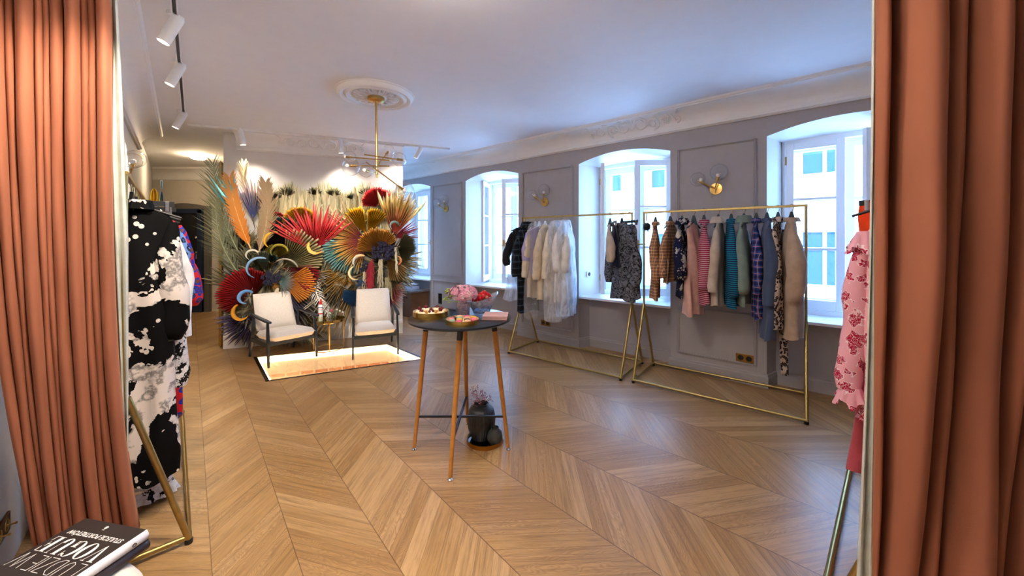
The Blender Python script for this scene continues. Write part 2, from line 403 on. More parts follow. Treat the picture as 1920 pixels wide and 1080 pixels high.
c1 = corn('trim_1', [Wp(-7.5), Wp(7.5)], 'white plaster cornice along the window wall')
c2 = corn('trim_2', [FA+FU*0.16, FB-FU*0.0], 'white plaster cornice above the flower wall')
c3 = corn('trim_3', [Lp(1.99), Lp(5.2)], 'white plaster cornice on the left wall')
def ornament(parent, O, U, N, half):
    m = MB(); rnd = random.Random(4)
    def at(s, w, lift=0.008): o, z = covept(min(1, max(0, w))); return O + U*s + N*(o+lift) + V((0, 0, z-lift*0.6))
    def spiral(cs, cw, r, turns, dirn, ph, rad):
        pts = []; rr = []
        for k in range(22):
            t = k/21; a = ph + dirn*turns*2*pi*t; q = r*(1-0.8*t)
            pts.append(at(cs+q*cos(a), cw+q*sin(a)/0.22)); rr.append(rad*(1-0.4*t))
        m.tube(pts, rr, 6)
    for sg in (-1, 1):
        spiral(sg*half*0.16, 0.5, half*0.15, 1.3, -sg, pi/2, 0.014); spiral(sg*half*0.42, 0.4, half*0.13, 1.4, sg, -pi/2, 0.012)
        spiral(sg*half*0.66, 0.45, half*0.10, 1.3, -sg, pi/2, 0.010); spiral(sg*half*0.86, 0.38, half*0.07, 1.2, sg, -pi/2, 0.009)
        for k in range(9):
            s = sg*half*(0.08+0.1*k); w = 0.5+0.3*sin(k*1.9); a = rnd.uniform(0.3, 1.2)*sg
            pts = [at(s+0.05*j*cos(a)*sg*0.4, w+0.13*j*sin(abs(a))*(-1)**k) for j in range(4)]
            m.tube(pts, [0.006, 0.013, 0.010, 0.003], 6)
    for k in range(-3, 4): m.tube([at(0, 0.25), at(k*half*0.035, 0.6), at(k*half*0.06, 0.9-0.03*k*k)], [0.008, 0.013, 0.005], 6)
    part('scroll_ornament', m, WHITE, parent, smooth=60)
ornament(c1, Wp(0.8), WU, WN, 0.62); ornament(c2, FA+FU*1.25, FU, FN, 0.62)
BASE = [(0, 0.0), (0.02, 0.0), (0.02, 0.105), (0.014, 0.115), (0.014, 0.13), (0.006, 0.14), (0, 0.14)]
m = MB(); pts = [Wp(-8)]
for a, b in WINS: pts += [Wp(a), Wp(a+0.06, 0, -0.2), Wp(b-0.06, 0, -0.2), Wp(b)]
pts.append(Wp(8)); sweep(m, pts, BASE)
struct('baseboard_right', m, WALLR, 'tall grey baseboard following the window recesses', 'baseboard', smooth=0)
BASE2 = [(0, 0.0), (0.022, 0.0), (0.022, 0.17), (0.014, 0.18), (0.014, 0.21), (0, 0.22)]
# moulded panels on the piers
def panel(name, s0, s1, z0, z1, label):
    m = MB(); q = [(s0, z0), (s1, z0), (s1, z1), (s0, z1)]
    for w, o, d in ((0.030, 0.0, 0.012), (0.013, 0.004, 0.026)):
        for k in range(4):
            (a, za), (b, zb) = q[k], q[(k+1) % 4]
            if za == zb: m.bar(Wp(a-w/2, za, d/2), Wp(b+w/2, zb, d/2), d, w)
            else: m.bar(Wp(a, za, d/2), Wp(b, zb, d/2), w, d)
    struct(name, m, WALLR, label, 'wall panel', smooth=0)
tn = 4
for (a, b), pl in zip([(-3.333, -2.315), (-1.089, 0.0), (1.239, 2.19)], ['behind the macaron table', 'behind the plastic-covered clothes', 'behind the striped blouses']):
    panel('trim_%d' % tn, a+0.09, b-0.10, 0.845, 2.575, 'tall moulded panel with a wall lamp, ' + pl)
    panel('trim_%d' % (tn+1), a+0.09, b-0.10, 0.215, 0.73, 'low moulded panel above the baseboard, ' + pl); tn += 2
# ---------------------------------------------------------------- other walls
m = MB(); JX = V((-.19, 0, 0)); ZC = V((0, 0, CEIL))
m.add([Lp(1.98), Lp(7.95), Lp(7.95, CEIL), Lp(1.98, CEIL)], [(0, 1, 2, 3)])
m.add([Lp(-1.6)+JX, Lp(1.98)+JX, Lp(1.98)+JX+ZC, Lp(-1.6)+JX+ZC], [(0, 1, 2, 3)]); m.add([Lp(1.98)+JX, Lp(1.98), Lp(1.98)+ZC, Lp(1.98)+JX+ZC], [(0, 1, 2, 3)])
wl = struct('wall_left', m, WALL, 'pale left wall running past the clothes rack into the hall', 'wall', smooth=0)
HB = V((-6.15, 7.9, 0))
m = MB(); m.prism([FA, FB, V((-3.9, 8.6, 0)), HB], (0, 0, CEIL))
struct('wall_centre', m, plain('feature_wall_paint', (212, 209, 207), 0.75, var=0.02, bump=0.05, bscale=120), 'free-standing wall carrying the dried flowers', 'wall', smooth=0)
m = MB(); sweep(m, [FA, FB], BASE2)
struct('baseboard_centre', m, WHITE, 'white baseboard below the dried flowers', 'baseboard', smooth=0)
m = MB(); m.add([V((-7.9, 7.9, 0)), V((-6.0, 7.9, 0)), V((-6.0, 7.9, CEIL)), V((-7.9, 7.9, CEIL))], [(0, 1, 2, 3)])
wb = struct('wall_back', m, WALLB, 'beige wall at the end of the hall', 'wall', smooth=0)
corn('trim_20', [V((-7.7, 7.9, 0)), V((-6.1, 7.9, 0))], 'plaster cornice at the end of the hall')
m = MB(); m.add([V((-4.2, 8.5, 0)), Wp(-6.2), Wp(-6.2, CEIL), V((-4.2, 8.5, CEIL))], [(0, 1, 2, 3)])
struct('wall_rear', m, WALL, 'wall behind the far end of the room', 'wall', smooth=0)
m = MB(); A0, B0 = Lp(-1.5)+JX, Wp(7.2); m.add([A0, B0, B0+V((0, 0, CEIL)), A0+V((0, 0, CEIL))], [(0, 1, 2, 3)])
struct('wall_front', m, WALL, 'wall behind the viewer', 'wall', smooth=0)
# hall door
NAVY = plain('navy_paint', (22, 36, 62), 0.4); DBLK = plain('black_door_paint', (10, 11, 14), 0.5)
d1 = thing('door_1', 'black hall door in a navy blue frame', 'door', (-6.98, 7.88, 0), kind='structure')
m = MB(); x0, x1 = D(308, 450, 7.85).x, D(384, 450, 7.85).x; zt = 2.2
for x in (x0-0.05, x1+0.05): m.box((x, 7.86, 1.12), (0.12, 0.07, 2.24))
N_ = 12
for k in range(N_):
    u0, u1 = k/N_, (k+1)/N_; f = lambda u: 2.2+0.10*(1-(2*u-1)**2)
    a, b = x0-0.11+(x1-x0+0.22)*u0, x0-0.11+(x1-x0+0.22)*u1
    m.prism([V((a, 7.82, 2.18)), V((b, 7.82, 2.18)), V((b, 7.82, f(u1))), V((a, 7.82, f(u0)))], (0, 0.08, 0))
part('door_surround', m, plain('grey_brown_paint', (92, 86, 80), 0.6), d1, world=True, smooth=0)
m = MB()
for x in (x0+0.05, x1-0.05): m.box((x, 7.81, 1.08), (0.1, 0.08, 2.16))
m.box(((x0+x1)/2, 7.81, 2.13), (x1-x0, 0.08, 0.1)); m.box(((x0+x1)/2, 7.79, 0.12), (x1-x0, 0.06, 0.24))
part('door_frame', m, NAVY, d1, world=True, smooth=0, bevel=0.006)
m = MB(); m.box(((x0+x1)/2, 7.83, 1.15), (x1-x0-0.18, 0.04, 1.9)); lf = part('door_leaf', m, DBLK, d1, world=True, smooth=0, bevel=0.005)
m = MB(); hx = D(369, 450, 7.8).x; m.tube([(hx, 7.80, 1.23), (hx, 7.75, 1.23), (hx-0.13, 7.745, 1.23)], 0.012, 8); m.box((hx, 7.80, 1.2), (0.045, 0.012, 0.16)); m.ball((hx, 7.79, 1.57), 0.03)
part('door_handle', m, CHROME, lf, world=True)
# mirrored wardrobe doors down the hall
hd = (HB-FA).normalized(); hn = V((-hd.y, hd.x, 0))
mw = thing('mirror_wardrobe', 'tall brass framed mirror doors in the hall beside the flower wall', 'wardrobe', FA+hd*0.5)
m = MB(); g = MB(); k0 = 0.12
for k in range(4):
    a, b = FA+hd*(k0+k*0.8), FA+hd*(k0+k*0.8+0.78)
    for p in (a, b): m.bar(p+hn*0.03+V((0, 0, 0.02)), p+hn*0.03+V((0, 0, 2.62)), 0.03, 0.04)
    for z in (0.03, 1.22, 2.62): m.bar(a+hn*0.03+V((0, 0, z)), b+hn*0.03+V((0, 0, z)), 0.03, 0.03)
    g.prism([a+hn*0.02+V((0, 0, 0.03)), b+hn*0.02+V((0, 0, 0.03)), b+hn*0.02+V((0, 0, 2.62)), a+hn*0.02+V((0, 0, 2.62))], hn*0.008)
part('frame', m, BRASS, mw, world=True, smooth=0); part('mirror', g, plain('mirror_glass', (190, 190, 192), 0.03, 1.0, 0.01), mw, world=True, smooth=0)
# ---------------------------------------------------------------- lit glass floor panel
def brick_mat():
    n = NT('old_brick'); b = n.node('ShaderNodeTexBrick'); n.put(b.inputs['Vector'], n.scale(n.node('ShaderNodeUVMap').outputs[0], (1, 1, 1)))
    b.inputs['Color1'].default_value = lin((206, 142, 104)); b.inputs['Color2'].default_value = lin((226, 178, 142)); b.inputs['Mortar'].default_value = lin((234, 220, 198))
    b.inputs['Scale'].default_value = 1.0; b.inputs['Brick Width'].default_value = 0.17; b.inputs['Row Height'].default_value = 0.06; b.inputs['Mortar Size'].default_value = 0.010
    n.bump(b.outputs[1], -0.5, 0.02); return n.fin(b.outputs[0], 0.9)
pit = thing('glass_floor_pit', 'lit cream shaft under the glass floor panel by the white chairs', 'light well', (PIT[0]+PIT[2])/2 + V((0, 0, -0.7)), kind='structure')
m = MB(); mbk = MB(); led = MB(); C = (PIT[0]+PIT[2])/2
for i in range(4):
    a, b = PIT[i], PIT[(i+1) % 4]; L = (b-a).length
    m.add([a, b, b+V((0, 0, -0.24)), a+V((0, 0, -0.24))], [(0, 1, 2, 3)])
    mbk.add([a+V((0, 0, -0.24)), b+V((0, 0, -0.24)), b+V((0, 0, -0.7)), a+V((0, 0, -0.7))], [(0, 1, 2, 3)], [(0, 0), (L, 0), (L, 0.49), (0, 0.49)])
    ia, ib = a+(C-a)*0.02, b+(C-b)*0.02
    led.bar(ia+V((0, 0, -0.04)), ib+V((0, 0, -0.04)), 0.006, 0.07)
m.add([p+V((0, 0, -0.7)) for p in PIT], [(0, 1, 2, 3)])
part('shaft_wall', m, plain('cream_plaster', (238, 229, 210), 0.8), pit, world=True, smooth=0)
part('brick_lining', mbk, brick_mat(), pit, world=True, smooth=0, uv=True)
part('led_strip', led, emit('led_warm', (255, 224, 182), 8), pit, world=True, smooth=0)
gp = MB(); Q = [C+(p-C)*1.045 for p in PIT]
gp.prism([p+V((0, 0, 0.001)) for p in PIT], (0, 0, 0.004))
gl = solo('glass_floor_panel', gp, clear('floor_glass', (0.98, 0.98, 0.96), 0.2), 'walk-on glass panel over the lit shaft under the chairs', 'glass floor', kind='structure', smooth=0)
m = MB()
for i in range(4):
    a, b, c, d = PIT[i], PIT[(i+1) % 4], Q[(i+1) % 4], Q[i]
    m.prism([a+V((0, 0, 0.0005)), b+V((0, 0, 0.0005)), c+V((0, 0, 0.0005)), d+V((0, 0, 0.0005))], (0, 0, 0.005))
part('panel_rim', m, plain('dark_steel', (70, 72, 74), 0.3, 1.0), gl, world=True, smooth=0)
# ---------------------------------------------------------------- house across the street
bd = thing('apartment_building', 'bright pale apartment house seen across the street through the windows', 'building', Wp(0, -4, -9.3))
FAC = plain('facade_plaster', (236, 234, 228), 0.9, var=0.03, scale=0.6)
m = MB(); m.add([Wp(-26, -5, -9), Wp(16, -5, -9), Wp(16, 7.2, -9), Wp(-26, 7.2, -9)], [(0, 1, 2, 3)])
m.add([Wp(-26, 7.2, -9), Wp(16, 7.2, -9), Wp(16, 9.0, -13), Wp(-26, 9.0, -13)], [(0, 1, 2, 3)])
for z, d, h in ((2.62, 0.10, 0.10), (3.15, 0.06, 0.06), (6.9, 0.25, 0.2), (0.1, 0.06, 0.1)):
    m.bar(Wp(-26, z, -9+d/2), Wp(16, z, -9+d/2), d, h)
part('facade', m, FAC, bd, world=True, smooth=0)
fr = plain('facade_window_frame', (225, 228, 230), 0.5); gm = plain('facade_window_glass', (44, 62, 84), 0.4, spec=0.1)
for zc in (1.0, 4.15):
    for k in range(-9, 6):
        sc = k*2.15+0.55
        m = MB(); w, h = 1.05, 1.55
        for q in (-w/2, 0, w/2): m.bar(Wp(sc+q, zc-h/2, -8.96), Wp(sc+q, zc+h/2, -8.96), 0.06, 0.06)
        for q in (-h/2, h*0.18, h/2): m.bar(Wp(sc-w/2, zc+q, -8.96), Wp(sc+w/2, zc+q, -8.96), 0.06, 0.06)
        m.bar(Wp(sc-w/2-0.12, zc+h/2+0.1, -8.94), Wp(sc+w/2+0.12, zc+h/2+0.1, -8.94), 0.14, 0.08)
        wn_ = part('window', m, fr, bd, world=True, smooth=0)
        g = MB(); g.add([Wp(sc-w/2, zc-h/2, -8.98), Wp(sc+w/2, zc-h/2, -8.98), Wp(sc+w/2, zc+h/2, -8.98), Wp(sc-w/2, zc+h/2, -8.98)], [(0, 1, 2, 3)])
        part('pane', g, gm, wn_, world=True, smooth=0)
# ---------------------------------------------------------------- track lights
TW = plain('white_metal', (238, 238, 236), 0.35)
def spot(pos, aim, label, power, ang=50, vertical=False, blend=0.6, L=0.20):
    t = thing('track_spotlight', label, 'spotlight', pos, group='white cylinder spotlights on the ceiling tracks')
    a = V(aim).normalized(); m = MB(); m.box((0, 0, -0.012), (0.035, 0.10, 0.024)); part('adapter', m, TW, t, smooth=0, bevel=0.003)
    m = MB(); pv = V((0, 0, -0.06)); m.tube([(0, 0, -0.02), pv], 0.012, 8); part('stem', m, TW, t)
    Mx = Matrix((*frame_of(a), a)).transposed(); r = 0.036
    s0 = pv - a*0.04
    m = MB(); m.lathe([(0, 0), (r*0.9, 0), (r, 0.006), (r, L), (r*0.88, L), (r*0.84, L-0.012), (r*0.8, L-0.03), (0, L-0.03)], s0, 24, Mx)
    c = part('lamp_head', m, TW, t)
    m = MB(); m.lathe([(0, L-0.027), (r*0.8, L-0.027)], s0, 24, Mx); part('lens', m, emit('lamp_lens', (255, 238, 210), 14), c, smooth=0)
    ld = bpy.data.lights.new('spot', 'SPOT'); lo = bpy.data.objects.new('spotlight_beam', ld); COL.objects.link(lo); lo.parent = t
    ld.energy = power; ld.spot_size = R(ang); ld.spot_blend = blend; ld.color = (1.0, 0.86, 0.70); ld.shadow_soft_size = 0.03
    lo.location = s0 + a*(L+0.01); lo.rotation_euler = a.to_track_quat('-Z', 'Y').to_euler()
    return t
def track(name, a, b, label):
    t = thing(name, label, 'light track', (a+b)/2); m = MB()
    d = (b-a).normalized(); s = V((d.y, -d.x, 0))
    for o in (-0.014, 0.014): m.bar(a+s*o+V((0, 0, -0.011)), b+s*o+V((0, 0, -0.011)), 0.008, 0.022)
    part('rail', m, TW, t, world=True, smooth=0)
    m = MB(); m.bar(a+V((0, 0, -0.006)), b+V((0, 0, -0.006)), 0.02, 0.010); part('groove', m, plain('dark_slot', (60, 60, 62), 0.5), t, world=True, smooth=0)
T1a, T1b = G(345, 218, CEIL), G(326, 0, CEIL); d1_ = (T1b-T1a).normalized()
track('light_track', T1a, T1a+d1_*5.6, 'white track along the ceiling above the left clothes rack')
T2a, T2b = G(352, 232, CEIL), G(843, 278, CEIL)
track('light_track', T2a, T2b, 'white track across the ceiling in front of the flower wall')
L1 = ['nearest of the spotlights on the left track', 'middle one of the spotlights in line on the left track', 'spotlight at the far end of the left track']
for (x, y), lb in zip(((329, 26), (336, 116), (342, 208)), L1):
    p = G(x, y, CEIL); spot(p, (-0.30, -0.22, -0.9), 'white cylinder, ' + lb, 75, 80)
for i, (k, lb) in enumerate([(2.3, 0), (3.4, 0)]):   # the same track runs on over the viewer
    p = T1a + d1_*(k+2.0); spot(p, (0.1, -0.25, -0.9) if i else (-0.25, 0.1, -0.95), 'white cylinder spotlight over the doorway curtains' if i else 'white cylinder spotlight above the black and white dress', 110, 95)
for x, y, aim, lb, pw in ((452, 241, (0.10, 0.10, -0.98), 'straight white cylinder spotlight above the orange frond', 42),
                      (638, 259, (0.02, 0.10, -0.99), 'straight white cylinder spotlight in the middle of the flower wall track', 42),
                      (788, 273, (-0.48, 0.02, -0.85), 'tilted white cylinder spotlight at the window end of its track', 60)):
    spot(G(x, y, CEIL), aim, lb, pw, 104, blend=1.0)
for (x, y), lb in zip(((278, 229), (812, 301)), ('by the hall cornice', 'by the window wall cornice')):
    p = G(x, y, CEIL); m = MB(); m.lathe([(0, -0.045), (0.03, -0.045), (0.035, -0.028), (0.055, -0.024), (0.058, 0), (0, 0)], p, 24)
    solo('smoke_detector', m, TW, 'round white smoke detector on the ceiling ' + lb, 'smoke detector', 'ceiling smoke detectors')
for k, tx, tz, lb in ((4.15, -3.35, 1.25, 'aimed at the left half of the flowers'), (4.75, -2.35, 1.35, 'aimed at the right half of the flowers')):  # two unseen spotlights added to brighten the flowers from the front
    p = T1a + d1_*k; tg = V((tx, 5.5, tz)); spot(p, tg-p, 'added white cylinder spotlight, out of view over the left clothes rack, '+lb, 410, 34, blend=.9)
# hall ceiling light
hp = V((-5.6, 6.6, CEIL)); hl_ = thing('ceiling_lamp', 'flush round ceiling lamp in the hall', 'lamp', hp)
m = MB(); m.lathe([(0, -0.07), (0.09, -0.065), (0.12, -0.03), (0.12, 0), (0, 0)], (0, 0, 0), 24); part('shade', m, emit('hall_lamp', (255, 224, 180), 110), hl_)
vp = V((-0.1, 0.85, CEIL)); vl = thing('ceiling_lamp', 'added fill lamp, out of view, over the entrance behind the curtains', 'lamp', vp)  # added unseen lamp, fill light for the left curtain and wall
m = MB(); m.lathe([(0, -0.10), (0.17, -0.09), (0.235, -0.04), (0.235, 0), (0, 0)], (0, 0, 0), 32); part('shade', m, emit('entrance_fill_lamp', (255, 238, 218), 20), vl)
vl = thing('ceiling_lamp', 'added fill lamp, out of view, over the shop floor just inside the curtains', 'lamp', (-0.35, 1.75, CEIL))  # another added lamp above the view, soft fill for the room
m = MB(); m.lathe([(0, -0.10), (0.17, -0.09), (0.235, -0.04), (0.235, 0), (0, 0)], (0, 0, 0), 32); part('shade', m, emit('shop_fill_lamp', (255, 241, 226), 42), vl)
# ---------------------------------------------------------------- ceiling rose and chandelier
CR = G(705, 177, CEIL); m = MB()
m.lathe([(0, -0.035), (0.10, -0.035), (0.12, -0.022), (0.15, -0.016), (0.235, -0.02), (0.262, -0.032), (0.27, -0.05), (0.285, -0.052), (0.297, -0.035), (0.31, -0.030), (0.325, -0.045), (0.345, -0.048), (0.362, -0.032), (0.372, -0.012), (0.385, -0.008), (0.388, 0), (0, 0)], CR, 64)
ros = solo('ceiling_rose', m, WHITE, 'round white plaster ceiling rose with leaf relief around the chandelier', 'ceiling rose')
m = MB()
for k in range(12):
    a = 2*pi*k/12
    def pt(r, da, z): return CR + V((r*cos(a+da), r*sin(a+da), z))
    for sg in (-1, 1):
        m.tube([pt(0.12, 0, -0.03), pt(0.16, sg*0.10, -0.035), pt(0.20, sg*0.2, -0.032), pt(0.225, sg*0.16, -0.03), pt(0.215, sg*0.06, -0.034)], [0.006, 0.011, 0.012, 0.009, 0.004], 6)
    m.tube([pt(0.11, 0, -0.034), pt(0.17, 0, -0.042), pt(0.235, 0, -0.03)], [0.006, 0.013, 0.003], 6)
part('leaf_relief', m, WHITE, ros, world=True, smooth=60)
ch = thing('chandelier', 'brass rod chandelier with clear glass globes hanging from the ceiling rose', 'chandelier', CR); cy = CR.y
m = MB(); m.lathe([(0, -0.075), (0.07, -0.075), (0.085, -0.065), (0.085, -0.036), (0, -0.036)], CR, 32); part('canopy', m, BRASS, ch, world=True)
bot = D(708, 333, cy); m = MB(); m.tube([CR+V((0, 0, -0.07)), V((CR.x+0.01, cy, bot.z))], 0.011, 12); part('rod', m, BRASS, ch, world=True)
ARMS = [((651, 294.5, .10), (731, 300.6, -.12), (656, 294, .09), 11), ((657, 310.5, -.12), (730, 311.4, .10), (658, 313, -.13), 15), ((683, 289.7, -.08), (753, 300, .14), (749, 299, .14), 13),
        ((706, 313, -.02), (727, 286, .30), (729, 282, .32), 11), ((707, 326, 0), (686, 320, -.22), (686, 319, -.25), 12), ((687, 304, .08), (755, 355, -.25), (758, 358.5, -.27), 16)]
BULB = plain('bulb_glass', (245, 240, 230), 0.2)
for p, q, g, r in ARMS:
    a, b = D(p[0], p[1], cy+p[2]), D(q[0], q[1], cy+q[2]); gc = D(g[0], g[1], cy+g[2])
    m = MB(); m.tube([a, b], 0.007, 8)
    e = a if (a-gc).length < (b-gc).length else b; o = b if e is a else a; d = (e-o).normalized()
    m.tube([e-d*0.05, e+d*0.01], 0.013, 10)
    ar = part('arm', m, BRASS, ch, world=True)
    m = MB(); m.ball(gc, r*cy/F*1.05, 20, 14); part('globe', m, GLOBE, ar, world=True, smooth=80)
    m = MB(); m.ball(e+d*0.03, 0.018, 10, 7); part('bulb', m, BULB, ar, world=True)
# ---------------------------------------------------------------- wall lamps
def sconce(c, u, n, label, k=1.0):
    t = thing('wall_lamp', label, 'wall lamp', c, group='brass twin globe wall lamps'); u = V(u); z = V((0, 0, 1))
    Mx = Matrix((u, z, n)).transposed()
    m = MB(); m.lathe([(0, 0), (0.062, 0), (0.065, 0.006), (0.062, 0.016), (0, 0.02)], (0, 0, 0), 28, Mx); part('back_plate', m, BRASS, t)
    m = MB(); h = V(n)*0.055; m.tube([V(n)*0.01, h], 0.012, 10); m.tube([h, V(n)*0.05-z*0.05], 0.003, 6)
    for k_ in range(7): m.ball(V(n)*0.052+u*-0.03-z*(0.03+0.012*k_), 0.004, 6, 4)
    part('arm_hub', m, BRASS, t)
    for du, dz, r in ((-0.16, 0.12, 0.078), (0.035, 0.155, 0.090)):
        e = h + u*du*0.75 + z*dz*0.6 + V(n)*0.02; d = (e-h).normalized()
        m = MB(); m.tube([h, e], 0.0075, 8); m.tube([e-d*0.012, e+d*0.03], 0.016, 10); ar = part('arm', m, BRASS, t)
        m = MB(); gc = e + d*r*0.75 + z*0.012; m.ball(gc, r, 22, 14); part('globe', m, GLOBE, ar, smooth=80)
        m = MB(); m.lathe([(0, 0), (0.012, 0), (0.02, 0.02), (0.018, 0.04), (0, 0.05)], e+d*0.02, 12); part('bulb', m, BULB, ar)
for px, z, lb in ((1343, 2.085, 'above the striped blouses'), (1022, 2.09, 'above the plastic-covered clothes'), (837, 2.11, 'nearest the flower wall')):
    sconce(Wp(Ws(px), z, 0.002), WU, WN, 'brass wall lamp with two clear globes, ' + lb)
sconce(Lp(3.86, 2.22, 0.002), LD, V((0.745, 0.667, 0)), 'brass wall lamp with clear globe on the left wall by the curtain')
# ---------------------------------------------------------------- armchairs
CHF = plain('blue_black_paint', (28, 38, 49), 0.42, var=0.05)
BOU = plain('white_boucle', (226, 218, 208), 0.95, var=0.04, scale=60, bump=0.9, bscale=140, Sheen_Weight=0.3)
def cushion(mb, f, nu=14, nv=14, th=0.1, puff=0.02):
    # rounded slab: f(u,v) -> centre point and unit normal, superellipse edge
    P = []; 
    def S(t): return 1-abs(2*t-1)**5
    for side in (1, -1):
        mb.grid(lambda u, v: (lambda p, n: p + n*side*(th/2*max(0, min(S(u), S(v)))**0.35 + puff*sin(pi*u)*sin(pi*v)))(*f(u, v)), nu, nv)
def armchair(loc, rz, label):
    t = thing('armchair', label, 'chair', loc, rz, 'white armchairs beside the flower wall')
    for s in (-1, 1):
        m = MB(); m.taper((s*0.275, 0.30, 0), (s*0.272, 0.275, 0.28), 0.022, 0.024, 0.03, 0.046, (1, 0, 0)); m.taper((s*0.272, 0.275, 0.28), (s*0.268, 0.25, 0.53), 0.03, 0.046, 0.022, 0.028, (1, 0, 0))
        part('leg', m, CHF, t, smooth=0, bevel=0.003)
        m = MB(); m.taper((s*0.262, -0.40, 0), (s*0.262, -0.30, 0.25), 0.022, 0.026, 0.03, 0.048, (1, 0, 0)); m.taper((s*0.262, -0.30, 0.25), (s*0.262, -0.235, 0.545), 0.03, 0.048, 0.022, 0.03, (1, 0, 0))
        part('leg', m, CHF, t, smooth=0, bevel=0.003)
        m = MB(); ys = [-0.30, -0.22, 0.0, 0.2, 0.34]; ws = [0.026, 0.038, 0.046, 0.05, 0.036]; q = []
        for y, w in zip(ys, ws):
            for a, b in ((-1, -1), (1, -1), (1, 1), (-1, 1)): q.append((s*0.272+a*w/2, y, 0.548-0.012*y/0.3+0.010*abs(y)+b*0.011))
        m.add(q, [(3, 2, 1, 0), (16, 17, 18, 19)] + [(i*4+k, i*4+(k+1) % 4, i*4+4+(k+1) % 4, i*4+4+k) for i in range(4) for k in range(4)])
        part('armrest', m, CHF, t, smooth=0, bevel=0.004)
        m = MB(); m.taper((s*0.268, -0.30, 0.235), (s*0.272, 0.28, 0.262), 0.024, 0.05, 0.024, 0.055, (1, 0, 0)); part('side_rail', m, CHF, t, smooth=0, bevel=0.003)
    m = MB(); m.bar((-0.27, 0.265, 0.268), (0.27, 0.265, 0.268), 0.024, 0.042); m.bar((-0.26, -0.27, 0.235), (0.26, -0.27, 0.235), 0.024, 0.042)
    for s in (-1, 1): m.bar((s*0.19, -0.26, 0.26), (s*0.21, -0.43, 0.72), 0.024, 0.03)
    part('cross_rail', m, CHF, t, smooth=0, bevel=0.003)
    m = MB(); nb = V((0, 0.10, 0.995)).normalized()
    cushion(m, lambda u, v: (V(((u-0.5)*0.50, -0.24+v*0.585, 0.305+v*0.045)), V((0, -0.075, 1)).normalized()), th=0.115, puff=0.014)
    part('seat_cushion', m, BOU, t, smooth=60)
    m = MB(); cushion(m, lambda u, v: (V(((u-0.5)*(0.475-0.03*v), -0.225-v*0.19, 0.345+v*0.455)), V((0, 0.92, 0.39)).normalized()), th=0.105, puff=0.012)
    part('back_cushion', m, BOU, t, smooth=60)
    return t
def face(fx, fy): return math.atan2(-fx, fy)
armchair((-2.94, 4.77, 0.006), face(0.78, -0.62), 'white boucle armchair on blue-black legs, left of the brass side table')
armchair((-1.88, 5.06, 0.006), face(0.40, -0.915), 'white boucle armchair on blue-black legs, right of the brass side table')
# ---------------------------------------------------------------- brass side table and what stands on it
ST = V((-2.56, 5.17, 0)); t = thing('side_table', 'small round brass tray side table between the white armchairs', 'table', ST)
m = MB(); m.lathe([(0, 0.385), (0.20, 0.385), (0.205, 0.39), (0.205, 0.425), (0.200, 0.425), (0.198, 0.395), (0, 0.393)], (0, 0, 0), 40); part('tray_top', m, plain('polished_brass', (186, 158, 92), 0.12, 1.0), t)
for k in range(4):
    a = pi/2*k+0.5; m = MB(); m.tube([(0.19*cos(a), 0.19*sin(a), 0), (0.19*cos(a), 0.19*sin(a), 0.388)], 0.006, 8); part('leg', m, BRASS, t)
m = MB(); m.tube([(0.19*cos(2*pi*k/32), 0.19*sin(2*pi*k/32), 0.008) for k in range(33)], 0.006, 6, cap=False); part('base_ring', m, BRASS, t)
t = thing('spray_bottle', 'white bottle with red cap and red stripe on the brass side table', 'bottle', ST+V((-0.10, -0.03, 0.394)))
m = MB(); m.lathe([(0, 0), (0.027, 0), (0.03, 0.006), (0.03, 0.21), (0.024, 0.225), (0.014, 0.232), (0, 0.232)], (0, 0, 0), 24)
n_ = NT('bottle_label'); z = n_.xyz(n_.coord('Object'))[2]
colr = n_.ramp(n_.math('DIVIDE', z, 0.24), [(0, (225, 222, 190)), (0.26, (240, 240, 238)), (0.40, (205, 40, 45)), (0.47, (240, 240, 238)), (0.60, (190, 196, 205)), (0.63, (240, 240, 238)), (0.68, (205, 40, 45)), (0.71, (240, 240, 238)), (0.76, (40, 70, 140)), (0.81, (240, 240, 238))], 'CONSTANT')
part('body', m, n_.fin(colr, 0.35), t)
m = MB(); m.lathe([(0, 0.232), (0.018, 0.232), (0.018, 0.26), (0.010, 0.268), (0.009, 0.30), (0.005, 0.305), (0, 0.305)], (0, 0, 0), 18); part('cap', m, plain('red_plastic', (206, 28, 34), 0.35), t)
def petals(m, c, r, rnd, k=9):
    for i in range(k):
        a = 2*pi*i/k + rnd.uniform(-.2, .2); e = rnd.uniform(0.2, 0.9); d = V((cos(a)*cos(e), sin(a)*cos(e), sin(e)))
        x, y = frame_of(d); p = c; q = c+d*r
        m.add([p, p+d*r*0.55+x*r*0.38+y*r*0.1, q, p+d*r*0.55-x*r*0.38+y*r*0.1], [(0, 1, 2, 3)])
t = thing('flower_vase', 'small clear vase with a pink bloom on the brass side table', 'vase', ST+V((0.035, 0.02, 0.394)))
m = MB(); m.lathe([(0, 0.0), (0.034, 0.0), (0.037, 0.005), (0.034, 0.085), (0.031, 0.085), (0.033, 0.008), (0, 0.008)], (0, 0, 0), 24); part('glass', m, clear('vase_glass', (0.93, 0.96, 0.93), 0.4), t)
rnd = random.Random(2); m = MB(); [petals(m, V((-0.01, 0, 0.115+0.01*k)), 0.045-0.008*k, rnd) for k in range(3)]; part('bloom', m, plain('pink_petal', (232, 150, 160), 0.6), t, smooth=0)
m = MB(); m.tube([(0, 0, 0.01), (-0.01, 0, 0.12)], 0.003, 6)
for k in range(3): m.tube([(0, 0, 0.02), (0.04+0.02*k, 0.0, 0.11+0.01*k), (0.07+0.035*k, 0.01*k, 0.15-0.02*k)], 0.002, 5)
part('stem', m, plain('flower_stem', (110, 130, 70), 0.6), t)
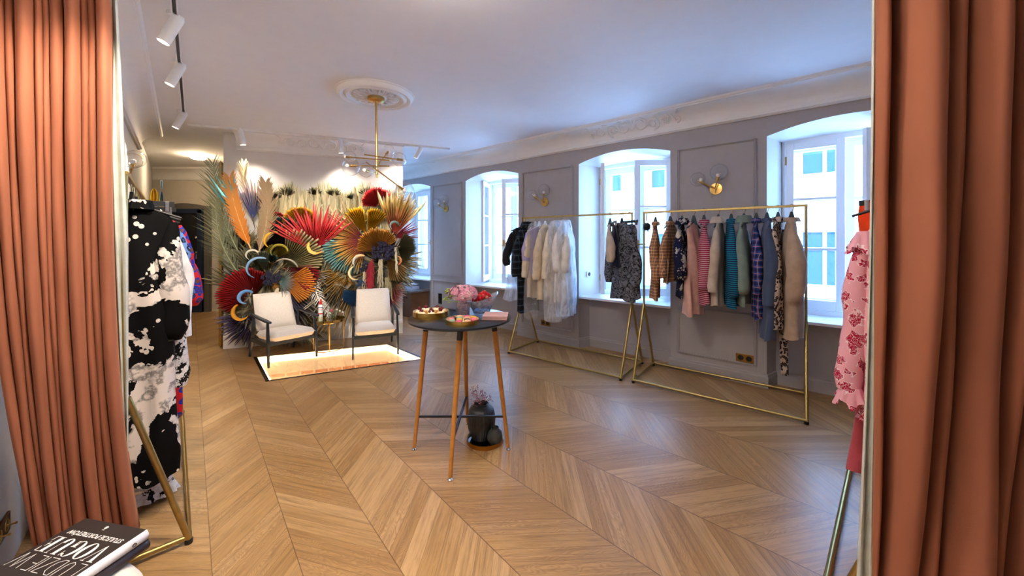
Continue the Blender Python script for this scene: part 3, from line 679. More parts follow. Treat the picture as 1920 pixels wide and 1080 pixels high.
m = MB(); [m.ball((0.07+0.035*k, 0.01*k, 0.15-0.02*k), 0.013, 8, 5) for k in range(3)]; part('white_bud', m, plain('white_petal', (235, 232, 225), 0.6), t)
# ---------------------------------------------------------------- bar table
TC = V((-0.378, 2.70, 0)); TZ = 0.958
WOOD = plain('honey_oak_leg', (184, 124, 56), 0.45, var=0.12, scale=20); TBL = plain('black_table_lacquer', (26, 28, 33), 0.28, var=0.05)
t = thing('bar_table', 'tall round black table on four splayed wooden legs in the middle of the room', 'table', TC)
m = MB(); m.lathe([(0, TZ-0.022), (0.352, TZ-0.022), (0.37, TZ-0.012), (0.37, TZ-0.002), (0.367, TZ), (0, TZ)], (0, 0, 0), 72); part('tabletop', m, TBL, t)
feet = [(-0.332, -0.02), (-0.015, -0.36), (0.352, -0.02), (0.01, 0.35)]; tops = [(-0.245, 0.0), (0.035, -0.24), (0.242, 0.0), (0.0, 0.24)]; mids = []
for (fx, fy), (tx, ty) in zip(feet, tops):
    a, b = V((fx, fy, 0.0)), V((tx, ty, TZ-0.022)); d = b-a; m = MB()
    m.tube([a+d*0.022, a+d*0.5, a+d*0.92], [0.0125, 0.017, 0.0195], 14); lg = part('leg', m, WOOD, t)
    m = MB(); m.tube([a+d*0.915, a+d*0.999], [0.0205, 0.021], 14); part('ferrule', m, BLACK, lg)
    m = MB(); m.lathe([(0, 0), (0.016, 0), (0.017, 0.006), (0.009, 0.012), (0.009, 0.024), (0, 0.024)], a, 14); part('foot_glide', m, CHROME, lg)
    mids.append(a+d*0.255)
m = MB(); m.bar(mids[0], mids[2], 0.018, 0.014); m.bar(mids[1], mids[3], 0.018, 0.014); part('cross_brace', m, BLACK, t, smooth=0, bevel=0.003)
m = MB(); m.box((0, 0, TZ-0.032), (0.5, 0.06, 0.02)); m.box((0, 0, TZ-0.033), (0.06, 0.5, 0.02)); part('under_frame', m, BLACK, t, smooth=0)
GOLD = plain('gold_tin', (206, 168, 84), 0.22, 1.0, 0.05, 20); CARD = plain('cream_card', (222, 198, 160), 0.8)
def tin(name, c, r, h, label):
    t = thing(name, label, 'tin', c); m = MB(); m.lathe([(0, 0), (r, 0), (r, h), (r-0.004, h), (r-0.005, 0.006), (0, 0.006)], (0, 0, 0), 48); part('wall', m, GOLD, t)
    m = MB(); m.lathe([(r-0.005, 0.0065), (r-0.0052, h-0.001), (r-0.0065, h-0.001), (r-0.0065, 0.008), (0, 0.008)], (0, 0, 0), 48); part('liner', m, CARD, t); return t
t1 = V((-0.595, 2.725, TZ)); t2 = V((-0.335, 2.50, TZ))
tin('cake_tin', t1, 0.132, 0.042, 'large round gold tin full of berry tarts on the black table'); tin('macaron_tin', t2, 0.115, 0.032, 'small round gold tin full of macarons on the black table')
mc = {'pink': (224, 112, 122), 'green': (150, 172, 140), 'yellow': (222, 170, 40), 'brown': (92, 56, 46), 'beige': (220, 178, 138), 'rose': (206, 84, 120)}
spots_ = [(-.068, .035, 'brown', 'at the back left'), (-.03, .075, 'beige', 'at the back rim'), (.02, .075, 'rose', 'at the back rim'), (.07, .045, 'yellow', 'at the back right'), (-.072, -.012, 'pink', 'at the left rim'), (-.02, .025, 'green', 'in the middle'),
          (.028, .026, 'beige', 'in the middle'), (.076, -.004, 'pink', 'at the right rim'), (-.06, -.058, 'green', 'at the front left'), (-.016, -.03, 'yellow', 'in the middle'), (.035, -.028, 'brown', 'in the middle'), (-.012, -.08, 'rose', 'at the front rim'), (.042, -.074, 'beige', 'at the front rim')]
for x, y, c, w in spots_:
    col = mc[c]; t = thing('macaron', c+' macaron '+w+' of the small gold tin', 'macaron', t2+V((x, y, 0.009)), group='macarons in the small gold tin'); r = 0.0215
    m = MB(); m.lathe([(0, 0), (r*.8, 0), (r, .006), (r*.98, .010), (0, .010)], (0, 0, 0), 18); m.lathe([(0, .016), (r*.98, .016), (r, .020), (r*.75, .028), (0, .030)], (0, 0, 0), 18)
    part('shell', m, plain('macaron_'+c, col, 0.6), t); m = MB(); m.lathe([(0, .009), (r*.94, .009), (r*.94, .017), (0, .017)], (0, 0, 0), 18); part('filling', m, plain('filling_'+c, tuple(int(v*.85) for v in col), 0.5), t)
PAST = plain('tart_pastry', (214, 166, 84), 0.7, var=0.15, scale=60); CREAM = plain('tart_cream', (240, 226, 190), 0.5); BER = plain('dark_berry', (104, 14, 30), 0.2)
tw = ['at the left rim', 'at the front left', 'at the front rim', 'at the right rim', 'at the back right', 'at the back rim', 'at the back left', 'in the middle']
for k in range(8):
    a = pi + 2*pi*k/7; x, y = (0, 0) if k == 7 else (0.088*cos(a), 0.088*sin(a))
    t = thing('berry_tart', 'small cream tart with dark berries '+tw[k]+' of the large gold tin', 'tart', t1+V((x, y, 0.009)), group='tarts in the large gold tin'); r = 0.033
    m = MB(); m.lathe([(0, 0), (r*.8, 0), (r, .024), (r*.9, .026), (0, .022)], (0, 0, 0), 18); part('crust', m, PAST, t)
    m = MB(); m.ball((0, 0, .026), r*.8, 14, 8, (1, 1, .5)); part('cream', m, CREAM, t)
    m = MB(); rnd = random.Random(k)
    for q in range(3 if k % 3 else 5): m.ball((rnd.uniform(-.012, .012), rnd.uniform(-.012, .012), .042+.003*q), .0095, 9, 6)
    part('berry', m, BER, t)
# vase with hydrangea
hv = V((-0.362, 2.74, TZ)); t = thing('hydrangea_vase', 'clear glass cylinder vase with a round pink hydrangea head on the black table', 'vase', hv)
m = MB(); m.lathe([(0, 0), (0.046, 0), (0.048, 0.005), (0.05, 0.105), (0.047, 0.105), (0.045, 0.008), (0, 0.008)], (0, 0, 0), 28); part('glass', m, clear('cut_glass', (0.9, 0.86, 0.88), 0.5, 0.05, 0.12), t)
m = MB(); rnd = random.Random(7); fl = MB(); fl2 = MB()
for k in range(60): a = rnd.uniform(0, 2*pi); q = sqrt(rnd.random())*.040; m.ball((q*cos(a), q*sin(a), .012+.085*rnd.random()), .009, 6, 4)
part('crushed_petals', m, plain('mauve_pebbles', (176, 128, 138), 0.5, var=0.3, scale=90), t)
for k in range(150):
    z_ = rnd.uniform(-.5, 1); a = rnd.uniform(0, 2*pi); q = sqrt(max(0, 1-z_*z_)); c = V((q*cos(a)*.105, q*sin(a)*.09, .165+z_*.062)); r = .019
    n_d = V((q*cos(a), q*sin(a), z_+.15)).normalized(); x, y = frame_of(n_d); (fl if rnd.random() < .6 else fl2)
    tgt = fl if rnd.random() < .62 else fl2
    for i in range(4):
        u = x*cos(i*pi/2+k)+y*sin(i*pi/2+k); w = x*-sin(i*pi/2+k)+y*cos(i*pi/2+k)
        tgt.add([c, c+u*r*.6+w*r*.5+n_d*.004, c+u*r+n_d*.002, c+u*r*.6-w*r*.5+n_d*.004], [(0, 1, 2, 3)])
part('blossoms', fl, plain('hydrangea_pink', (206, 140, 160), 0.65, var=.15, scale=50), t, smooth=0); part('pale_blossoms', fl2, plain('hydrangea_pale', (222, 190, 192), 0.65), t, smooth=0)
m = MB()
for k in range(26):
    c = V((-.085-.06*rnd.random(), rnd.uniform(-.03, .03), .10+.10*rnd.random())); m.ball(c, .010, 6, 4, (1, 1, .5))
for k in range(4): m.tube([(-.02, 0, .09), (-.08, .01*k-.02, .11+.02*k), (-.13, .01*k-.02, .12+.022*k)], .002, 5)
part('green_filler', m, plain('lime_leaf', (150, 168, 80), 0.6, var=.2, scale=40), t)
# crystal bowl with strawberries
bv = V((-0.235, 2.87, TZ)); t = thing('crystal_bowl', 'flared square crystal bowl heaped with red strawberries on the black table', 'bowl', bv)
def bowl_ring(r, z, up): return [V((r*sx*(1+.25*(sx > 0)*up), r*sy, z+up*.05*(sx > 0))) for sx, sy in ((-1, -1), (0, -1.05), (1, -1), (1.05, 0), (1, 1), (0, 1.05), (-1, 1), (-1.05, 0))]
m = MB(); rings = [bowl_ring(.055, 0, 0), bowl_ring(.058, .012, 0), bowl_ring(.075, .05, .4), bowl_ring(.097, .10, 1.0), bowl_ring(.091, .10, 1.0), bowl_ring(.07, .052, .4), bowl_ring(.052, .018, 0)]
P = [p for r_ in rings for p in r_]; m.add(P, [(i*8+k, i*8+(k+1) % 8, i*8+8+(k+1) % 8, i*8+8+k) for i in range(6) for k in range(8)] + [tuple(range(8)), tuple(48+k for k in range(8))])
for i in range(3):
    for k in range(12):   # diamond cut ribs
        u = k/12*8; j = int(u); f_ = u-j
        a = rings[1+i % 2][j].lerp(rings[1+i % 2][(j+1) % 8], f_); b = rings[2+i % 2][(j+1) % 8].lerp(rings[2+i % 2][(j+2) % 8], f_); c_ = rings[2+i % 2][(j-1) % 8].lerp(rings[2+i % 2][j], f_)
        m.tube([a, b], .004, 4); m.tube([a, c_], .004, 4)
part('cut_glass', m, clear('crystal', (0.90, 0.93, 0.98), 2.2, 0.03, 0.06), t, smooth=0)
SB = plain('strawberry_red', (196, 22, 34), 0.3, var=.15, scale=60); SG = plain('strawberry_leaf', (96, 120, 52), 0.6); rnd = random.Random(11)
for k in range(30):
    a = 2.4*k; q = .072*sqrt((k+.5)/30); z_ = .072+.058*(1-(q/.08)**2)*1.0+(0.02 if q*cos(a) > 0 else 0)+.012*(k % 2)
    t = thing('strawberry', 'bright red strawberry heaped in the flared crystal bowl', 'strawberry', bv+V((q*cos(a), q*sin(a), z_)), rnd.uniform(0, 6), group='strawberries in the crystal bowl')
    Mx = Matrix.Rotation(rnd.uniform(-1, 1), 3, 'X'); m = MB(); m.lathe([(0, -.02), (.008, -.014), (.016, .002), (.014, .012), (0, .016)], (0, 0, 0), 10, Mx); part('fruit', m, SB, t, smooth=60)
    m = MB()
    for i in range(5): m.add([Mx @ V((0, 0, .016)), Mx @ V((.008*cos(i*1.26+.3), .008*sin(i*1.26+.3), .0155)), Mx @ V((.016*cos(i*1.26), .016*sin(i*1.26), .013)), Mx @ V((.008*cos(i*1.26-.3), .008*sin(i*1.26-.3), .0155))], [(0, 1, 2, 3)])
    part('calyx', m, SG, t, smooth=0)
NAP = plain('dusty_pink_paper', (184, 144, 138), 0.85, var=.06, bump=.4, bscale=120)
for k in range(4):
    m = MB(); m.box((0, 0, .0035), (.176, .165, .0068))
    o = solo('napkin', m, NAP, 'dusty pink folded napkin in the square pile on the black table', 'napkin', 'pile of pink napkins', smooth=0, bevel=.002); o.location = (-0.118+.002*(k % 2), 2.665, TZ+.0005+.0071*k); o.rotation_euler = (0, 0, .02*k-.1)
m = MB(); m.tube([(-.10, 0, .012), (-.02, 0, .02), (.0, 0, .034), (.03, 0, .034), (.05, 0, .02), (.16, -.02, .012)], [.012, .012, .012, .012, .012, .008], 8)
o = solo('serving_tongs', m, BLACK, 'black serving tongs lying behind the tart tin', 'tongs'); o.location = (-.60, 2.905, TZ-.0005)
# tray and vases under the table
tr = V((-0.205, 2.80, 0)); t = thing('floor_tray', 'round gold rimmed tray on the floor under the black table', 'tray', tr)
m = MB(); m.lathe([(0, 0), (.138, 0), (.14, .004), (.14, .032), (.135, .032), (.134, .012), (0, .012)], (0, 0, 0), 48); part('rim', m, plain('tray_gold', (178, 122, 48), .3, 1.0), t)
m = MB(); m.lathe([(0, .0125), (.133, .0125)], (0, 0, 0), 48); part('mirror_base', m, plain('tray_mirror', (150, 146, 150), .12, 1.0), t, smooth=0)
JAR = plain('charcoal_glaze', (34, 38, 44), .32, var=.25, scale=30, bump=.5, bscale=90); JAR2 = plain('grey_stoneware', (56, 60, 62), .6, var=.2, scale=30, bump=.6, bscale=120)
t = thing('dark_vase', 'tall dark ribbed vase with pink twigs on the gold floor tray', 'vase', tr+V((-.03, .03, .013)))
def vz(u, v):
    r = .062+.045*sin(pi*min(1, v*.86+.05))**.9-.035*max(0, v-.85)/.15; k = r*(1+.012*cos(2*pi*u*34))
    return V((k*cos(2*pi*u), k*sin(2*pi*u), v*.255))
m = MB(); m.grid(vz, 136, 24, True)
m.lathe([(0, 0), (.068, 0)], (0, 0, 0), 32); part('body', m, JAR, t)
m = MB(); m.lathe([(.052, .250), (.058, .258), (.052, .262), (.046, .252), (.044, .20), (0, .19)], (0, 0, 0), 32); part('mouth', m, JAR, t)
m = MB(); fb = MB(); rnd = random.Random(3)
for k in range(16):
    a = rnd.uniform(0, 2*pi); e = V((cos(a)*rnd.uniform(.03, .09), sin(a)*.07, .27+rnd.uniform(.02, .11))); m.tube([(0, 0, .22), V((e.x*.4, e.y*.4, .27)), e], .0012, 4)
    for q in range(9): fb.ball(e+V((rnd.uniform(-.02, .02), rnd.uniform(-.02, .02), rnd.uniform(-.04, .01))), .0042, 5, 4)
part('twig', m, plain('dry_twig', (120, 84, 70), .7), t); part('pink_bud', fb, plain('dusky_pink', (196, 138, 142), .7, var=.2), t)
t = thing('small_vase', 'small squat grey vase beside the dark vase on the floor tray', 'vase', tr+V((.078, -.055, .013)))
m = MB(); m.lathe([(0, 0), (.038, 0), (.056, .03), (.058, .055), (.048, .085), (.032, .10), (.026, .112), (.03, .118), (.026, .12), (.021, .11), (.021, .06), (0, .05)], (0, 0, 0), 36); part('body', m, JAR2, t)
# ---------------------------------------------------------------- clothes racks
RH = 1.83
def rack(nc, fc, hw, label, apex=0.79):
    nc, fc = V((nc[0], nc[1], 0)), V((fc[0], fc[1], 0)); d = (fc-nc).normalized(); s = V((d.y, -d.x, 0)); z = V((0, 0, 1)); r = .0135
    t = thing('clothes_rack', label, 'clothes rack', (nc+fc)/2, group=None)
    for c in (nc, fc):
        m = MB(); m.tube([c+z*apex, c+z*(RH-.003)], .011, 12); part('post', m, RACKM, t, world=True)
        for q in (-1, 1):
            m = MB(); f = c+s*q*hw; m.tube([f+z*.022, c+z*apex+s*q*.008], r, 12)
            lg = part('leg', m, RACKM, t, world=True)
            m = MB(); m.tube([f, f+z*.022], .017, 12); part('foot_cap', m, BLACK, lg, world=True)
            b = MB(); e = d*(1 if c is nc else -1)
            for h in (.045, .075): g = f+(c-f)*(h/apex)+z*h; b.tube([g-e*.0, g+e*.026], .004, 6); b.ball(g+e*.026, .0065, 6, 4)
            part('bolt', b, RACKM, lg, world=True)
        m = MB(); m.tube([c-s*hw+z*.032, c+s*hw+z*.032], .0125, 12); part('end_bar', m, RACKM, t, world=True)
    for q in (-1, 1):
        m = MB(); m.tube([nc+s*q*hw+z*.032, fc+s*q*hw+z*.032], .0125, 12); part('floor_bar', m, RACKM, t, world=True)
    m = MB(); m.bar(nc-d*.011+z*RH, fc+d*.011+z*RH, .022, .022); part('hanging_rail', m, RACKM, t, world=True, smooth=0, bevel=.003)
    return nc, d, s
RK1 = rack((1.387, 4.272), (.169, 5.222), .345, 'gold clothes rack with plastic-covered clothes, further along the window wall')
RK2 = rack((2.64, 3.32), (1.502, 4.207), .345, 'gold clothes rack of blouses and cardigans, nearer along the window wall')
RKL = rack((-1.785, 1.705), (-3.055, 3.09), .222, 'gold clothes rack along the left wall with the black and white dress')
RKR = rack((1.30, 1.20), (2.49, 2.34), .25, 'gold clothes rack half hidden behind the right curtain', .72)
# ---------------------------------------------------------------- sockets
def plate(name, c, u, n, w, h, mat, label, cat, holes=2, group=None):
    t = thing(name, label, cat, c, group=group); u, n, z = V(u), V(n), V((0, 0, 1)); Mx = Matrix((u, z, n)).transposed()
    m = MB(); m.box(V(n)*.005, (w, h, .010), M=Mx); part('plate', m, mat, t, smooth=0, bevel=.002)
    for k in range(holes):
        x = (k-(holes-1)/2)*h*.9; m = MB(); m.lathe([(0, .0105), (h*.28, .0105), (h*.30, .013), (h*.33, .0105)], u*x, 20, Mx); part('socket', m, BLACK, t)
    return t
OLD = plain('aged_brass_plate', (150, 112, 58), .35, 1.0)
plate('wall_socket', Wp(Ws(1397), .27, .012), WU, WN, .165, .085, OLD, 'brass double socket on the panel under the striped blouses', 'socket', group='brass double sockets')
plate('wall_socket', Wp(Ws(1024), .275, .012), WU, WN, .165, .085, OLD, 'brass double socket on the panel below the plastic-covered clothes', 'socket', group='brass double sockets')
plate('light_switch', Wp(.045, 1.03, -.2)+WU*.006+V((0, 0, 0)), (WU*.1-WN*.5).normalized(), (WU*.5+WN*.1).normalized(), .085, .085, plain('cream_switch', (228, 216, 180), .4), 'cream square socket on the window reveal above the sill', 'socket', 1)
plate('intercom', Wp(Ws(826), .39, .006), WU, WN, .10, .20, BLACK, 'small black box on the wall behind the macaron table', 'box', 0)
t = plate('brass_switch', Lp(1.71, .24, .004-.1416), -LD, (0.745, 0.667, 0), .19, .085, plain('brown_brass', (112, 76, 34), .3, 1.0), 'brown brass plate with two toggle switches on the wall beside the left curtain', 'switch', 0)
for k in (-1, 1):
    m = MB(); n = V((0.745, 0.667, 0)); b = -LD*k*.045; m.tube([b+n*.008, b+n*.034], .0035, 8); m.ball(b+n*.036, .0055, 8, 6); Mx = Matrix((-LD, V((0, 0, 1)), n)).transposed()
    m.lathe([(.024, .0102), (.026, .0125), (.028, .0102)], b, 24, Mx); m.lathe([(0, .0102), (.008, .0102), (.006, .016), (0, .016)], b, 12, Mx); part('toggle', m, BRASS, t)
# ---------------------------------------------------------------- box under the far window
bx = Wp(-3.82, 0, .12); t = thing('cardboard_box', 'brown cardboard box under the far window beside the flower wall', 'box', bx, math.atan2(WU.y, WU.x))
KR = plain('brown_cardboard', (112, 78, 54), .85, var=.08); m = MB(); m.box((0, 0, .24), (.62, .42, .48)); part('carton', m, KR, t, smooth=0, bevel=.004)
m = MB()
for sx in (-.07, .02, .10, .17): m.box((sx, -.2105, .38), (.05, .002, .035))
m.box((.06, -.2105, .27), (.035, .002, .02)); m.box((-.18, -.2105, .25), (.10, .002, .02)); part('print_mark', m, plain('box_print', (60, 40, 28), .8), t, smooth=0)
m = MB(); m.box((0, 0, .5), (.66, .44, .035)); part('lid', m, plain('grey_card_lid', (120, 112, 112), .8), t, smooth=0, bevel=.003)
m = MB(); m.box((0, 0, .03), (.26, .2, .06)); o = solo('paper_box', m, plain('pale_blue_paper', (196, 206, 224), .7), 'pale blue paper parcel on the brown cardboard box', 'parcel', smooth=0, bevel=.006); o.location = bx+V((.02, -.03, .518)); o.rotation_euler = (0, 0, -.6)
m = MB(); m.grid(lambda u, v: V(((u-.5)*.3, (v-.5)*.2, .012+.02*sin(u*7)*cos(v*5)+.03*(u-.5)**2)), 10, 8); o = solo('tissue_sheet', m, plain('white_tissue', (220, 222, 232), .8), 'crumpled white tissue sheet on top of the blue parcel', 'paper', solid=.004); o.location = bx+V((-.03, .02, .60)); o.rotation_euler = (0, 0, -.4)
# ---------------------------------------------------------------- curtains
def velvet(name, c):
    n = NT(name); v = n.coord('Object'); f = n.noise(n.scale(v, (1, 1, .35)), 9, 4); a = lin(c); b = tuple(x*.86 for x in a[:3])+(1,)
    n.bump(n.noise(v, 260, 2), .12, .002); return n.fin(n.ramp(f, [(.3, b), (.7, a)]), .85, 0, .15, Sheen_Weight=.22, Sheen_Roughness=.4, Sheen_Tint=lin((236, 176, 140)))
VEL = velvet('salmon_velvet', (152, 94, 70)); LIN = fabric('sage_lining', (188, 192, 182), .9, 150)
def curtain(name, A, B, tops, bots, ytop, ybot, ztop, bulge, label, lining, gap=None, seed=1, tilt=0.0, lift=0.0):
    A, B = V(A), V(B); d = (B-A); nrm = V((d.y, -d.x, 0)).normalized(); rnd = random.Random(seed)
    if nrm.dot(-A) < 0: nrm = -nrm
    def gp(px, y, z):                       # point of the vertical curtain plane
        k = (px-CX)/F; den = d.x-k*d.y; s = (k*A.y-A.x)/den; p = A+d*s; return V((p.x, p.y, z))
    t = thing(name, label, 'curtain', gp((bots[0]+bots[-1])/2, 0, 0)); nf = len(tops)-1; ns = 12; nz = 40; jit = [rnd.uniform(.75, 1.25) for _ in range(nf)]
    zl = 0.012+lift
    def pt(u, v):
        zh = zl+tilt*(1-u); z = zh+(ztop-zh)*v; mid = gp((tops[0]+bots[0])/2, 0, 0); ypx = CY+(H-z)*F/mid.y; q = (ypx-ytop)/(ybot-ytop); q = max(-.35, min(1.15, q)); q2 = q if q < 0 else q**(1.7 if tops[0] > 900 else 1.5+1.7*u)
        x = u*nf; i = min(nf-1, int(x)); f = x-i
        va = tops[i]+(bots[i]-tops[i])*q2; vb = tops[i+1]+(bots[i+1]-tops[i+1])*q2
        p = gp(va+(vb-va)*f, 0, z); w = (gp(vb, 0, z)-gp(va, 0, z)).length
        dp = w*bulge*jit[i]*max(0, sin(pi*f))**.62*(.85+.15*sin(z*3+i*2)); 
        dp -= min(.05, w*.5)*(1-max(0, sin(pi*f)))**5
        if gap and i in gap: dp = -gap[i]*max(0, sin(pi*f))**.5
        return p+nrm*(dp+.004*sin(z*9+i*3+f*2))
    m = MB(); m.grid(pt, nf*ns, nz); part('velvet', m, VEL, t, world=True, smooth=75, solid=.004)
    (lt, lb, off) = lining
    def lp_(u, v):
        z = zl+.01+(ztop-zl-.02)*v; q = (CY+(H-z)*F/gp(lt[0], 0, 0).y-ytop)/(ybot-ytop); q = max(-.3, min(1.1, q))
        q3 = q if q < 0 else q**1.7; a = lt[0]+(lb[0]-lt[0])*q3; b = lt[1]+(lb[1]-lt[1])*(q3 if lt[0] > 900 else min(1, max(0, q)/.45)**.8)
        if lt[0] < 900: a = min(a, b-1)
        return gp(a+(b-a)*u, 0, z)+nrm*(off+.012*sin(u*9+v*2.0))
    m = MB(); m.grid(lp_, 10, nz)
    part('lining', m, LIN, t, world=True, smooth=75, solid=.003)
    m = MB(); m.tube([gp(min(tops)-60, 0, ztop+.03), gp(max(tops)+40, 0, ztop+.03)], .014, 10); part('curtain_rail', m, BRASS, t, world=True)
    return t
curtain('curtain', (-1.943, 1.50, 0), (-1.748, 1.70, 0), [-75, -22, 9, 27, 65, 80, 93, 120, 152, 166, 180, 211], [50, 62, 80, 90, 111, 124, 132, 160, 186, 202, 218, 247], 0, 985, 2.88, 1.0,
        'salmon velvet curtain gathered on the left by the book stool', ((207, 219), (240, 240), -.02), seed=3, tilt=.07, lift=.17)
curtain('curtain', (1.182, 1.2, 0), (1.477, 1.05, 0), [1644, 1668, 1686, 1770, 1809, 1880, 1940, 2000, 2080, 2150], [1638, 1645, 1660, 1713, 1744, 1846, 1866, 1940, 2020, 2100], 0, 1080, 2.88, 1.15,
        'salmon velvet curtain hanging in shadow on the right', ((1641, 1647), (1611, 1640), -.02), gap={1: .09}, seed=5)
# ---------------------------------------------------------------- stool with two books
SZ = .405; sc_ = V((-1.43, 1.06, 0))
t = thing('pouf', 'round white boucle stool under the books beside the left curtain', 'stool', sc_)
m = MB(); m.grid(lambda u, v: (lambda r, z: V((r*cos(2*pi*u), r*sin(2*pi*u), z)))(*[(0.0, .03), (.25, .03), (.265, .05), (.272, .12), (.275, .2), (.274, .3), (.268, .36), (.25, .392), (.22, SZ), (0, SZ+.004)][round(v*9)]), 56, 9, True)
part('cushion', m, BOU, t, smooth=80); m = MB(); m.lathe([(0, 0), (.2, 0), (.2, .03), (0, .03)], (0, 0, 0), 32); part('base', m, BLACK, t)
E1 = V((.982, -.19, 0)).normalized(); E2 = V((E1.y, -E1.x, 0))     # E1: outer edge to spine, E2: towards the viewer
COV = plain('dark_brown_cover', (42, 36, 34), .45, var=.05); PAGE = plain('book_page', (234, 226, 218), .8); SPW = plain('white_spine', (240, 240, 240), .5); INK = plain('white_ink', (240, 238, 232), .6)
def book(z0, th, w, h, c0, e1, spine, cov, label):
    e2 = V((e1.y, -e1.x, 0)); t = thing('book', label, 'book', c0+V((0, 0, z0)), group='books on the white stool'); Mx = Matrix((e1, -e2, V((0, 0, 1)))).transposed()
    m = MB()
    for zz in (.0015, th-.0015): m.box(e1*w/2+e2*h/2+V((0, 0, zz)), (w, h, .003), M=Mx)
    part('cover', m, cov, t, smooth=0, bevel=.001)
    m = MB(); m.box(e1*(w/2)+e2*h/2+V((0, 0, th/2)), (w-.012, h-.008, th-.006), M=Mx); part('page_block', m, PAGE, t, smooth=0)
    m = MB(); m.grid(lambda u, v: e1*(w+.010*sin(pi*v)-.001)+e2*(h*u)+V((0, 0, th*v)), 2, 8); part('spine', m, spine, t, smooth=60, solid=.002)
    return t, e2, Mx
# page corner nearest the curtain, as seen: (158,971)
bk0 = G(161, 971.5, SZ+.004+.036+.034); bk0.z = 0
b2, _, _ = book(SZ+.004, .034, .30, .37, bk0+V((-.012, .0, 0)), V((.985, -.17, 0)).normalized(), plain('dark_spine', (52, 42, 44), .5), COV, 'dark book lying under the portrait book on the white stool')
b1, e2, Mx = book(SZ+.0385, .036, .288, .38, bk0, E1, SPW, COV, 'large dark brown portrait book with white lettering, on top of the stool')
TZb = .0366
def stroke(m, pts, w):   # flat lettering strokes on the cover: points (x, y) in book reading space
    for p, q in zip(pts[:-1], pts[1:]):
        a, b = LT(p), LT(q); m.bar(a, b, w, .0006)
def LT(p):              # reading x runs from spine to outer edge, reading y from bottom (far) to top (near)
    return E1*(.288-p[0]) + E2*p[1] + V((0, 0, TZb))
def quad(m, pts): m.prism([LT(p) for p in pts], (0, 0, .0005))
def arc_ring(m, cx, cy_, rx, ry, wx, wy, a0, a1, n=22):
    for k in range(n):
        t0, t1 = a0+(a1-a0)*k/n, a0+(a1-a0)*(k+1)/n
        quad(m, [(cx+rx*cos(t0), cy_+ry*sin(t0)), (cx+rx*cos(t1), cy_+ry*sin(t1)), (cx+(rx-wx)*cos(t1), cy_+(ry-wy)*sin(t1)), (cx+(rx-wx)*cos(t0), cy_+(ry-wy)*sin(t0))])
def vogue(m, x, y, h, W_):
    k, th = h*.20, h*.028; u = W_/5.0
    def ser(cx, yy, w): quad(m, [(cx-w/2, yy-th/2), (cx+w/2, yy-th/2), (cx+w/2, yy+th/2), (cx-w/2, yy+th/2)])
    x0 = x; quad(m, [(x0+u*.12, y+h), (x0+u*.12+k, y+h), (x0+u*.56, y), (x0+u*.50, y)]); quad(m, [(x0+u*.84, y+h), (x0+u*.84+th, y+h), (x0+u*.56, y), (x0+u*.52, y)]); ser(x0+u*.24, y+h, u*.42); ser(x0+u*.85, y+h, u*.26)
    x0 = x+u*1.02; arc_ring(m, x0+u*.46, y+h/2, u*.46, h*.52, k, th, 0, 2*pi, 36)
    x0 = x+u*2.02; arc_ring(m, x0+u*.46, y+h/2, u*.46, h*.52, k, th, .75, 2*pi-.6, 32); quad(m, [(x0+u*.62, y+h*.04), (x0+u*.62+k, y+h*.04), (x0+u*.62+k, y+h*.42), (x0+u*.62, y+h*.42)]); ser(x0+u*.70, y+h*.42, u*.42); quad(m, [(x0+u*.78, y+h*.7), (x0+u*.82, y+h*.7), (x0+u*.82, y+h*1.0), (x0+u*.78, y+h*1.0)])
    x0 = x+u*3.05; quad(m, [(x0+u*.12, y+h*.3), (x0+u*.12+k, y+h*.3), (x0+u*.12+k, y+h), (x0+u*.12, y+h)]); quad(m, [(x0+u*.80, y+h*.3), (x0+u*.80+th, y+h*.3), (x0+u*.80+th, y+h), (x0+u*.80, y+h)]); arc_ring(m, x0+u*.47, y+h*.3, u*.35, h*.32, k*.9, th*1.2, pi, 2*pi, 18); ser(x0+u*.22, y+h, u*.4); ser(x0+u*.81, y+h, u*.26)
    x0 = x+u*4.05; quad(m, [(x0+u*.18, y), (x0+u*.18+k, y), (x0+u*.18+k, y+h), (x0+u*.18, y+h)]); ser(x0+u*.42, y+h-th/2, u*.72); ser(x0+u*.44, y+th/2, u*.76); ser(x0+u*.48, y+h*.52, u*.4)
    for yy, s in ((y+h, -1), (y, 1)): quad(m, [(x0+u*.72, yy), (x0+u*.80, yy), (x0+u*.82, yy+s*h*.3), (x0+u*.79, yy+s*h*.3)])
    quad(m, [(x0+u*.62, y+h*.36), (x0+u*.66, y+h*.36), (x0+u*.66, y+h*.68), (x0+u*.62, y+h*.68)])
ti = MB(); vogue(ti, .014, .083, .060, .262); part('title_lettering', ti, INK, b1, smooth=0)
th_ = MB(); y0_, h_ = .152, .052; q = .0011
def SK(*pts): stroke(th_, [(x_, y0_+y_*h_) for x_, y_ in pts], .0016)
SK((.016, 1), (.016, 0), (.042, 0)); SK((.054, 1), (.054, .35), (.058, .12), (.068, 0), (.078, .12), (.082, .35), (.082, 1))
SK((.094, 0), (.094, 1), (.108, 1), (.122, .8), (.126, .5), (.122, .2), (.108, 0), (.094, 0)); SK((.134, 1), (.162, 1), (.133, 0), (.163, 0)); SK((.172, 0), (.172, 1)); SK((.206, 1), (.183, 1), (.183, 0), (.206, 0)); SK((.183, .52), (.202, .52))
SK((.226, 1), (.239, 0), (.253, 1), (.267, 0), (.281, 1)); part('thin_lettering', th_, INK, b1, smooth=0)
